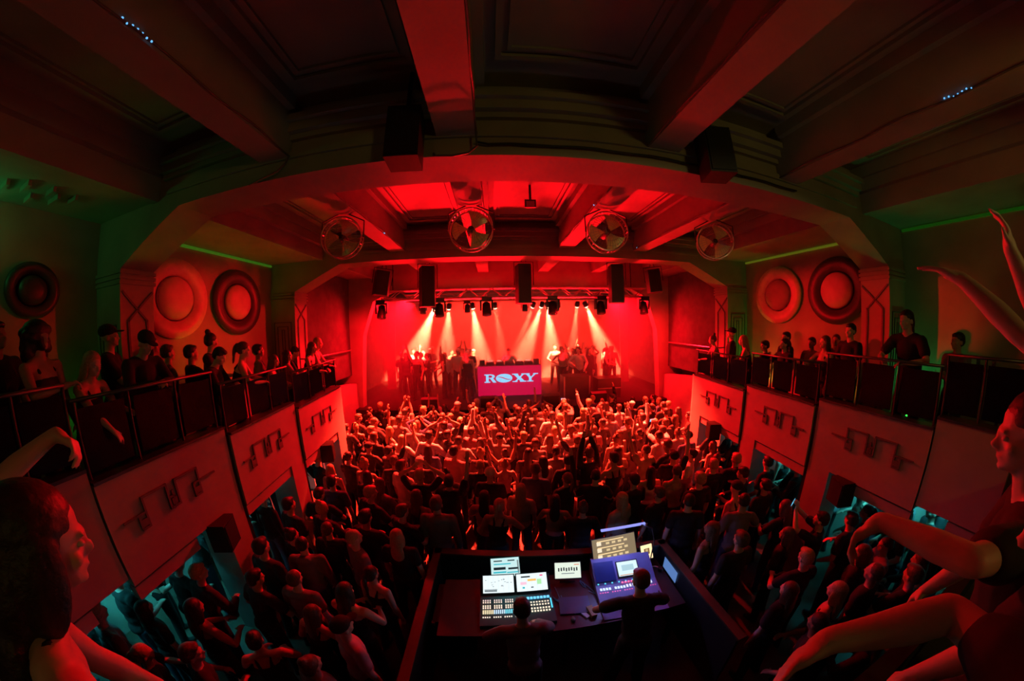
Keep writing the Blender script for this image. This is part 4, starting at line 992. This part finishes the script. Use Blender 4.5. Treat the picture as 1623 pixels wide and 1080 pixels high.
# ============================================================ RIGGING
def truss(name, lab, x0, x1, y, z, hgt=.28):
    t = thing(name, lab, 'truss', (0, y, z))
    for dy, dz in ((-.13, 0), (.13, 0), (-.13, hgt), (.13, hgt)): MB().cyl((x0, dy, dz), (x1, dy, dz), .024, 8).build('chord', alu, t)
    m = MB(); n = int((x1 - x0) / .35)
    for i in range(n):
        a, b = x0 + (x1 - x0) * i / n, x0 + (x1 - x0) * (i + 1) / n
        for dy in (-.13, .13): m.cyl((a, dy, 0 if i % 2 else hgt), (b, dy, hgt if i % 2 else 0), .011, 6)
        m.cyl((a, -.13, 0), (a, .13, 0), .011, 6)
    m.build('lattice', alu, t)
    for x in (x0 + .5, x1 - .5): MB().cyl((x, 0, hgt), (x, 0, 6.45 - z), .014, 6).build('hanging_rod', black, t)
    return t
truss('lighting_truss', 'metal lighting truss across the front of the stage', -4.3, 4.3, 9.0, 4.98)
truss('lighting_truss', 'second metal truss higher and further back over the stage', -3.9, 3.9, 10.6, 5.0)
def moving_head(x, y, z, rz, tilt, lab, col=None, s=1.0):
    t = thing('moving_head_light', lab, 'stage light', (x, y, z), (0, 0, R(rz)), 'moving head lights on the truss'); t.scale = (s,) * 3
    MB().box((0, 0, -.05), (.26, .24, .10)).build('base', black, t)
    y_ = MB(); y_.box((-.15, 0, -.22), (.035, .12, .28)); y_.box((.15, 0, -.22), (.035, .12, .28)); y_.box((0, 0, -.10), (.33, .14, .03)); y_.build('yoke', black, t)
    hd = MB().lathe([(.05, -.17), (.10, -.13), (.115, 0), (.125, .15), (.12, .19)], c=(0, 0, 0), n=20).build('lamp_head', black, t, True)
    hd.location = (0, 0, -.30); hd.rotation_euler = (R(tilt), 0, 0)
    MB().lathe([(.001, .2), (.09, .198), (.10, .19)], n=18).build('lens', lens_g if col is None else col, hd, True)
    MB().cyl((0, 0, 0), (0, 0, .07), .02, 8).build('clamp', alu, t)
for x, lab, rz in ((-4.1, 'dark moving head under the leftmost speaker', 0), (-.88, 'large dark moving head left of the centre speaker', 10), (1.12, 'large dark moving head right of the centre speaker', -8), (2.66, 'dark moving head left of the angled right speaker', 0), (4.15, 'dark moving head under the rightmost speaker', 0), (-2.30, 'dark moving head behind the second speaker', 15)):
    moving_head(x, 8.82, 4.98, rz, 165, lab, s=1.15)
for x, lab in ((-3.2, 'small moving head between the first and second speakers'), (.35 + .1, 'small moving head behind the centre speaker'), (1.6, 'small moving head right of centre over the stage'), (-1.6, 'small moving head left of centre over the stage')):
    moving_head(x, 10.5, 5.0, 0, 170, lab, s=.85)
# beam lamps with their own light
hot = emis('lamp_glow', (1.0, .62, .38), 12)
BEAMS = [  # x, z, target, power, angle, label
    (-2.51, (-4.4, 12.0, 2.0), 1.00, 15, 'glowing beam lamp beside the second speaker, aimed left'),
    (-1.31, (-1.10, 12.4, 1.9), .90, 13, 'glowing beam lamp left of the large moving head'),
    (.82, (.25, 12.4, 2.0), .85, 12, 'brightest beam lamp right of the centre speaker'),
    (1.02, (1.85, 12.4, 1.9), .90, 13, 'glowing beam lamp under the right large moving head'),
    (1.97, (2.55, 12.4, 2.2), .35, 8, 'left lamp of the pair at the right of the truss'),
    (2.26, (4.55, 12.0, 1.9), 1.00, 12, 'right lamp of the pair, its beam slanting right'),
    (-.62, (-.30, 12.6, 2.4), .22, 8, 'dim beam lamp right of the left large moving head'),
    (.55, (.02, 12.6, 2.4), .25, 8, 'dim beam lamp just right of the centre speaker'),
    (-2.05, (-2.75, 12.6, 2.0), .45, 14, 'beam lamp half hidden behind the second speaker')]
BP = 50000
for x, tg, pw, ang, lab in BEAMS:
    src = V(((x + .667) * 1.178 - .667, 10.72, 4.78)); tg = ((tg[0] + .667) * 1.12 - .667, 13.7, 4.2 + (tg[2] - 4.2) * 1.12); d = (V(tg) - src).normalized(); q = d.to_track_quat('Z', 'Y')
    t = thing('beam_light', lab, 'stage light', src, (0, 0, 0), 'lit beam lamps on the truss')
    b = MB().lathe([(.04, -.20), (.085, -.16), (.09, 0)], n=16).build('can', black, t, True); b.rotation_euler = q.to_euler()
    l = MB().lathe([(.078, -.02), (.078, .02), (.06, .055), (.001, .07)], n=16).build('lens', hot, b, True)
    MB().tube([(-.1, 0, .0), (-.1, 0, .16), (.1, 0, .16), (.1, 0, 0)], .01, 6).build('yoke', black, t)
    MB().cyl((0, 0, .16), (0, -.0, .30), .012, 6).build('clamp', alu, t)
    light('SPOT', 'beam', src + d * .12, (1.0, .085, .036), BP * pw, tg, spot_size=R(ang * 1.7), spot_blend=.6, shadow_soft_size=.06)
# hung loudspeakers before the stage
def hung_speaker(x, y, z, w, h, d, rz, ry, lab, taper=True):
    t = thing('hanging_loudspeaker', lab, 'loudspeaker', (x, y, z), (0, R(ry), R(rz)), 'loudspeakers hung before the stage')
    a = w / 2
    m = MB().prism([(-a * .72, -d / 2), (a * .72, -d / 2), (a, d / 4), (a * .8, d / 2), (-a * .8, d / 2), (-a, d / 4)] if taper else [(-a, -d / 2), (a, -d / 2), (a, d / 2), (-a, d / 2)], -h / 2, h / 2, 'xy'); m.build('cabinet', black, t)
    MB().box((0, -d / 2 - .008, 0), (w * .66, .014, h * .92)).build('grille', grille, t)
    f = MB(); f.tube([(-a - .03, 0, -.02 * h), (-a - .03, 0, h / 2 + .09), (a + .03, 0, h / 2 + .09), (a + .03, 0, -.02 * h)], .012, 6); f.build('bracket', black, t)
    for q in (-.06, .06): MB().cyl((q, 0, h / 2 + .09), (q * .4, 0, h / 2 + .26), .010, 6).build('chain', black, t)
    MB().cyl((0, 0, h / 2 + .22), (0, 0, 6.45 - z), .018, 8).build('hanging_rod', black, t)
hung_speaker(-3.56, 7.45, 5.29, .44, .62, .46, 24, 8, 'angled dark loudspeaker at the far left, hanging before the stage')
hung_speaker(-2.36, 7.55, 5.16, .44, 1.02, .5, 16, 0, 'tall dark loudspeaker, second from the left before the stage')
hung_speaker(.13, 7.60, 5.18, .44, 1.00, .5, 0, 0, 'tall dark loudspeaker hanging at the centre before the stage')
hung_speaker(2.66, 7.55, 5.19, .44, 1.02, .5, -18, 0, 'tall dark loudspeaker, second from the right before the stage')
hung_speaker(3.76, 7.45, 5.29, .44, .62, .46, -24, -6, 'angled dark loudspeaker at the far right, hanging before the stage')
# two big boxes on the near frame
for x, lab in ((-1.37, 'big black loudspeaker hung at the near beam, left of centre'), (1.44, 'big black loudspeaker hung at the near beam, right of centre')):
    t = thing('hanging_loudspeaker', lab, 'loudspeaker', (x, 2.18, 5.73 if x < 0 else 5.79), (0, 0, R(4 if x < 0 else -16)))
    MB().box((0, 0, 0), (.27, .26, .48)).build('cabinet', black, t); MB().box((0, -.136, 0), (.24, .012, .44)).build('grille', grille, t)
    MB().cyl((0, 0, .25), (0, 0, 6.45 - t.location.z), .02, 8).build('hanging_rod', black, t)
    MB().box((0, .12, .26), (.2, .20, .03)).build('bracket', black, t)
# drum fans under the beams
def fan(x, y, z, rz, rx, lab):
    t = thing('cage_fan', lab, 'fan', (x, y, z), (R(rx), 0, R(rz)), 'round cage fans below the ceiling beams')
    m3 = Matrix.Rotation(PI / 2, 3, 'X'); r = .30
    ring = MB(); ring.tube([(r * math.cos(a), -.07, r * math.sin(a)) for a in [2 * PI * i / 40 for i in range(41)]], .011, 6); ring.tube([(r * math.cos(a), .07, r * math.sin(a)) for a in [2 * PI * i / 40 for i in range(41)]], .011, 6); ring.build('rim', steel, t, True)
    g = MB()
    for i in range(36):
        a = 2 * PI * i / 36; c, s_ = math.cos(a), math.sin(a)
        g.tube([(.05 * c, -.13, .05 * s_), (.18 * c, -.12, .18 * s_), (r * c, -.07, r * s_), (r * c, .07, r * s_)], .0022, 4)
    for q in (.1, .17, .24): g.tube([(q * math.cos(a), -.128 + .12 * (q / r) ** 3 * .4, q * math.sin(a)) for a in [2 * PI * i / 30 for i in range(31)]], .0022, 4)
    g.build('cage', steel, t)
    for k in range(3):
        b = MB(); a0 = 2 * PI * k / 3 + .5; vs = []; n = 7
        for i in range(n + 1):
            for j in range(5):
                aa = a0 + (1.25 * i / n) * (.75 + .25 * j / 4); rr_ = .045 + (.265 - .045) * j / 4; yy = .035 - .085 * i / n
                vs.append((rr_ * math.cos(aa), yy, rr_ * math.sin(aa)))
        n0 = len(vs); vs2 = [(a_, b_ + .004, c_) for a_, b_, c_ in vs]
        fs = [(i * 5 + j, i * 5 + j + 1, (i + 1) * 5 + j + 1, (i + 1) * 5 + j) for i in range(n) for j in range(4)]
        b.add(vs, fs); b.add(vs2, fs); b.build('blade', mat('fan_blade_warm_sheen', (.85, .72, .34), .3, .1), t, True)  # gold blade colour stands in for reflected warm light
    MB().lathe([(.001, -.05), (.04, -.045), (.05, 0), (.06, .05), (.06, .16), (.03, .18)], n=18, rot=Matrix.Rotation(-PI / 2, 3, 'X')).build('motor', black, t, True)
    MB().tube([(-r - .02, 0, 0), (-r - .02, 0, .25), (0, .0, .40), (r + .02, 0, .25), (r + .02, 0, 0)], .010, 6).build('bracket', black, t)
    e = bpy.data.objects.new('mount', None)
    MB().cyl((0, 0, .38), (0, 0, .47), .02, 8).build('mount_rod', black, t)
for x, y, z, rz, rx, lab in ((-2.86, 4.02, 5.50, 10, 0, 'dark cage fan at the far left below a ceiling beam'), (-.96, 4.02, 5.50, 0, -4, 'cage fan with shiny blades left of centre'), (1.00, 4.05, 5.50, -4, -4, 'brightest shiny cage fan right of centre'), (2.95, 4.02, 5.50, -30, 0, 'shiny cage fan at the far right below a ceiling beam')):
    fan(x, y, z, rz, rx, lab)
t = thing('hanging_sign_box', 'small square box with a pale face hanging from the middle ceiling panel', 'box', (-.05 + .0, 4.6, 6.12)); MB().box((0, 0, 0), (.18, .06, .13)).build('casing', black, t); MB().box((0, -.032, -.01), (.13, .006, .09)).build('face', mat('pale_face', (.5, .45, .42), .5), t); MB().cyl((0, 0, .06), (0, 0, .33), .02, 8).build('stem', black, t)
# cables clipped along the ceiling beams, with a few glinting lights
k = 0
for (a, b) in bays[:2]:
    for x in LB:
        sd = 1 if x < 0 else -1; xx = x + sd * .18
        nm = {-2.8: 'far left', -.98: 'left of centre', .98: 'right of centre', 2.8: 'far right'}[x]
        t = thing('rope_light', 'thin rope light along the %s ceiling beam of the %s bay' % (nm, 'near' if a < 0 else 'far'), 'rope light', (xx, a, 5.88), (0, 0, 0), 'rope lights along the ceiling beams')
        n = 30; MB().tube([(.004 * math.sin(i * 1.3), (b - a) * i / n, .012 * math.sin(i * .8)) for i in range(n + 1)] , .009, 6).build('tube', mat('cable_grey', (.16, .13, .11), .35), t)
        f = {(-2.8, True): .50, (2.8, True): .42, (-2.8, False): .62, (.98, False): .3, (2.8, False): .93}.get((x, a < 0))
        if f is not None:
            m = MB(); c = emis('led_blue', (.15, .5, 1.0), 1.2)
            nn = 7 if a < 0 else 1
            for i in range(nn): MB().sph((sd * .006, (b - a) * f + i * .035, rr.uniform(-.01, .01)), .008 if a < 0 else .012, 6).build('lit_bead', c, t)
tag(MB().tube([(-.80, 2.30, 5.86), (-.79, 2.30, 5.70), (-.86, 2.32, 5.645), (-1.0, 2.35, 5.64), (-1.15, 2.37, 5.66), (-1.17, 2.39, 5.70)], .010, 6).build('cable', mat('cable_grey', (.16, .13, .11), .35)), 'grey cable looping below the near beam left of centre', 'cable')
tag(MB().tube([(-.80, 2.36, 5.78)] + [(x, 2.36, 5.755 + .006 * math.sin(x * 9)) for x in [-.7 + .19 * i for i in range(20)]], .010, 6).build('cable', black), 'black cable clipped along the near beam', 'cable')
tag(MB().tube([(-2.60, 2.34, 5.86), (-2.62, 2.33, 5.78), (-2.70, 2.32, 5.70), (-2.95, 2.34, 5.66), (-3.1, 2.38, 5.66)], .010, 6).build('cable', mat('cable_grey', (.16, .13, .11), .35)), 'grey cable end drooping at the near beam, far left', 'cable')
# haze over the stage and the front rows
hz = MB().bb(-5.3, 5.3, 9.3, 14.35, 1.42, 5.84).build('haze', [])
hm = bpy.data.materials.new('haze'); hm.use_nodes = True; nt = hm.node_tree; nt.nodes.clear()
out = nt.nodes.new('ShaderNodeOutputMaterial'); vs_ = nt.nodes.new('ShaderNodeVolumeScatter'); vs_.inputs['Color'].default_value = (1, 1, 1, 1)
vs_.inputs['Density'].default_value = 0.16; vs_.inputs['Anisotropy'].default_value = 0.0
nt.links.new(vs_.outputs[0], out.inputs['Volume']); hz.data.materials.append(hm)
tag(hz, 'red-lit haze hanging over the stage', 'haze', None, 'stuff')
#PART7

# ============================================================ PEOPLE BESIDE THE CAMERA ON THE REAR BALCONY
def hero(key, loc, rz, sc, lab, hair, top, hc, tc, lw, rw, skin=0, **kw):
    q = Matrix.Rotation(-R(rz), 3, 'Z')
    L_ = lambda p: tuple((q @ (V(p) - V(loc))) / sc)
    p = Pose(L_(lw), L_(rw), **kw)
    return person('hero_' + key, p, hair, top, loc, R(rz), skins[skin], hc, tc, 'black', sc, lab, 'people at the rear balcony beside the camera', vox=.0075, eyes=True)
hero('a', (-1.58, -.20, 2.35), -8, .98, 'large foreground person with bare red-lit shoulder and dark long hair, bottom left', 'long', 'tank', 'dark', 'black', (-1.80, .30, 3.06), (-1.62, .16, 2.90), lean=38, hpitch=0, lp=(-1, -.5, 0), rp=(1, -.5, 0))
hero('b', (-2.50, -.06, 2.35), -10, .98, 'foreground person at the left edge, bare arm raised with drooping hand', 'short', 'tank', 'dark', 'black', (-2.75, .2, 3.3), (-2.16, .44, 3.90), lean=8, rp=(1, .2, -1), rh=(.6, .55, -.55), rcurl=.7)
hero('c', (.68, -.10, 2.35), 6, .97, 'foreground person with red-lit ear and cheek, black hair tied up, right edge', 'bun', 'tee', 'dark', 'black', (.28, .30, 3.70), (.90, .25, 3.10), lean=14, hpitch=-4, hyaw=8, lp=(-1, .1, .2), lh=(-.3, .5, -.8), lcurl=.6)
hero('d', (1.18, -.10, 2.55), 8, 1.04, 'foreground person with arm outstretched and pointing hand, upper right edge', 'short', 'tee', 'dark', 'black', (.94, .44, 4.44), (1.10, .26, 4.62), 0, lean=4, lp=(-.8, .1, -1), rp=(.6, .2, -1), lh=(.1, 1, .5), rh=(-.1, .1, 1), lcurl=.2)
hero('e', (.24, -.34, 2.35), 14, .99, 'foreground person in dark sleeves reaching over the balcony edge, bottom right, hand lit red', 'short', 'tee', 'dark', 'black', (-.10, .17, 3.64), (.46, .10, 3.10), 0, lean=22, hpitch=-15, lp=(1, .2, .1), lh=(-.55, .35, -.7), lcurl=.35)
# glasses and bottles left on the parapet ledges
def cup(kind, x, y, z, lab):
    t = thing(kind, lab, 'bottle' if kind == 'bottle' else 'glass', (x, y, z), (0, 0, 0), 'drinks left on the parapets')
    if kind == 'bottle':
        MB().lathe([(.03, 0), (.033, .02), (.033, .14), (.013, .20), (.013, .25)], n=12).build('body', clear, t, True); MB().cyl((0, 0, .05), (0, 0, .12), .0335, 12).build('paper_band', cloth['beige'], t)
    else: MB().lathe([(.026, 0), (.034, .13), (.031, .128), (.024, .008), (.001, .008)], n=14).build('bowl', clear, t, True)
cup('drinking_glass', -4.19, 2.94, 2.98, 'tall glass on the middle left parapet by the joint')
cup('drinking_glass', -4.22, 4.18, 2.98, 'left of two glasses on the middle left parapet')
cup('drinking_glass', -4.24, 4.30, 2.98, 'right of two glasses on the middle left parapet')
cup('bottle', -4.32, 5.30, 2.87, 'bottle on the left parapet nearest the stage')
cup('drinking_glass', 4.34, 5.62, 2.87, 'glass on the right parapet nearest the stage')
cup('drinking_glass', 4.18, 2.98, 2.98, 'glass on the middle right parapet by the joint')
# narrow shelf tables with drinks along the gallery wall
for s, y, z, lab in ((-1, 3.55, 2.32, 'dark narrow drinks table by the left wall under the wall discs'), (1, 1.15, 2.5, 'dark narrow drinks table by the right wall near the camera'), (1, 5.2, 2.2, 'dark narrow drinks table under the red disc')):
    t = thing('drinks_table', lab, 'table', (s * 5.95, y, z)); MB().box((0, 0, 1.08), (.36, .9, .04)).build('tabletop', blackwood, t)
    for q in (-.4, .4): MB().cyl((0, q, 0), (0, q, 1.06), .025, 8).build('leg', black, t)
    for j in range(3):
        g = thing('drinking_glass', '%s glass on the %s' % (('nearest', 'middle', 'furthest')[j], lab), 'glass', (s * 5.95, y - .25 + .22 * j, z + 1.10), (0, 0, 0), 'glasses on the gallery tables')
        MB().lathe([(.026, 0), (.034, .14), (.031, .138), (.024, .008), (.001, .008)], n=12).build('bowl', clear, g, True)

def shorten(l):
    for a, b in (('the ', ''), (' one of two', ' one'), ('DJ desk', 'desk'), ('hair in a bun', 'bun'), ('forearms bent in front', 'forearms bent'), ('hands at head, elbows out', 'elbows out'), ('long-sleeved top', 'long sleeves'), (', arms hanging', ''), ('lit smartphone held up by person in ', 'lit phone of person in '), (' in rows against stage', ', stage-side rows'), (' in front half of floor crowd', ', front half'), (' in rows ahead of sound booth', ', ahead of booth'), ('on floor ', ''), (' of centre', '-centre'), (' on stage', ''), ('with ', ''), (' side', '')):
        if len(l.split()) > 16: l = l.replace(a, b)
    return l
for o in C.objects:
    if o.get('label') and len(o['label'].split()) > 16: o['label'] = shorten(o['label'])

dups = {}
for o in C.objects:
    if o.parent is None and o.get('category') and o.get('label'): dups.setdefault(o['label'], []).append(o)
for l, q in dups.items():
    if 1 < len(q) < 5:
        q.sort(key=lambda o: o.location.x)
        for o, wd in zip(q, {2: ('left one', 'right one'), 3: ('leftmost', 'middle one', 'rightmost'), 4: ('leftmost', 'second', 'third', 'rightmost')}[len(q)]):
            o['label'] = l.replace('T-shirt', 'tee').replace('standing ', '') + ', ' + wd
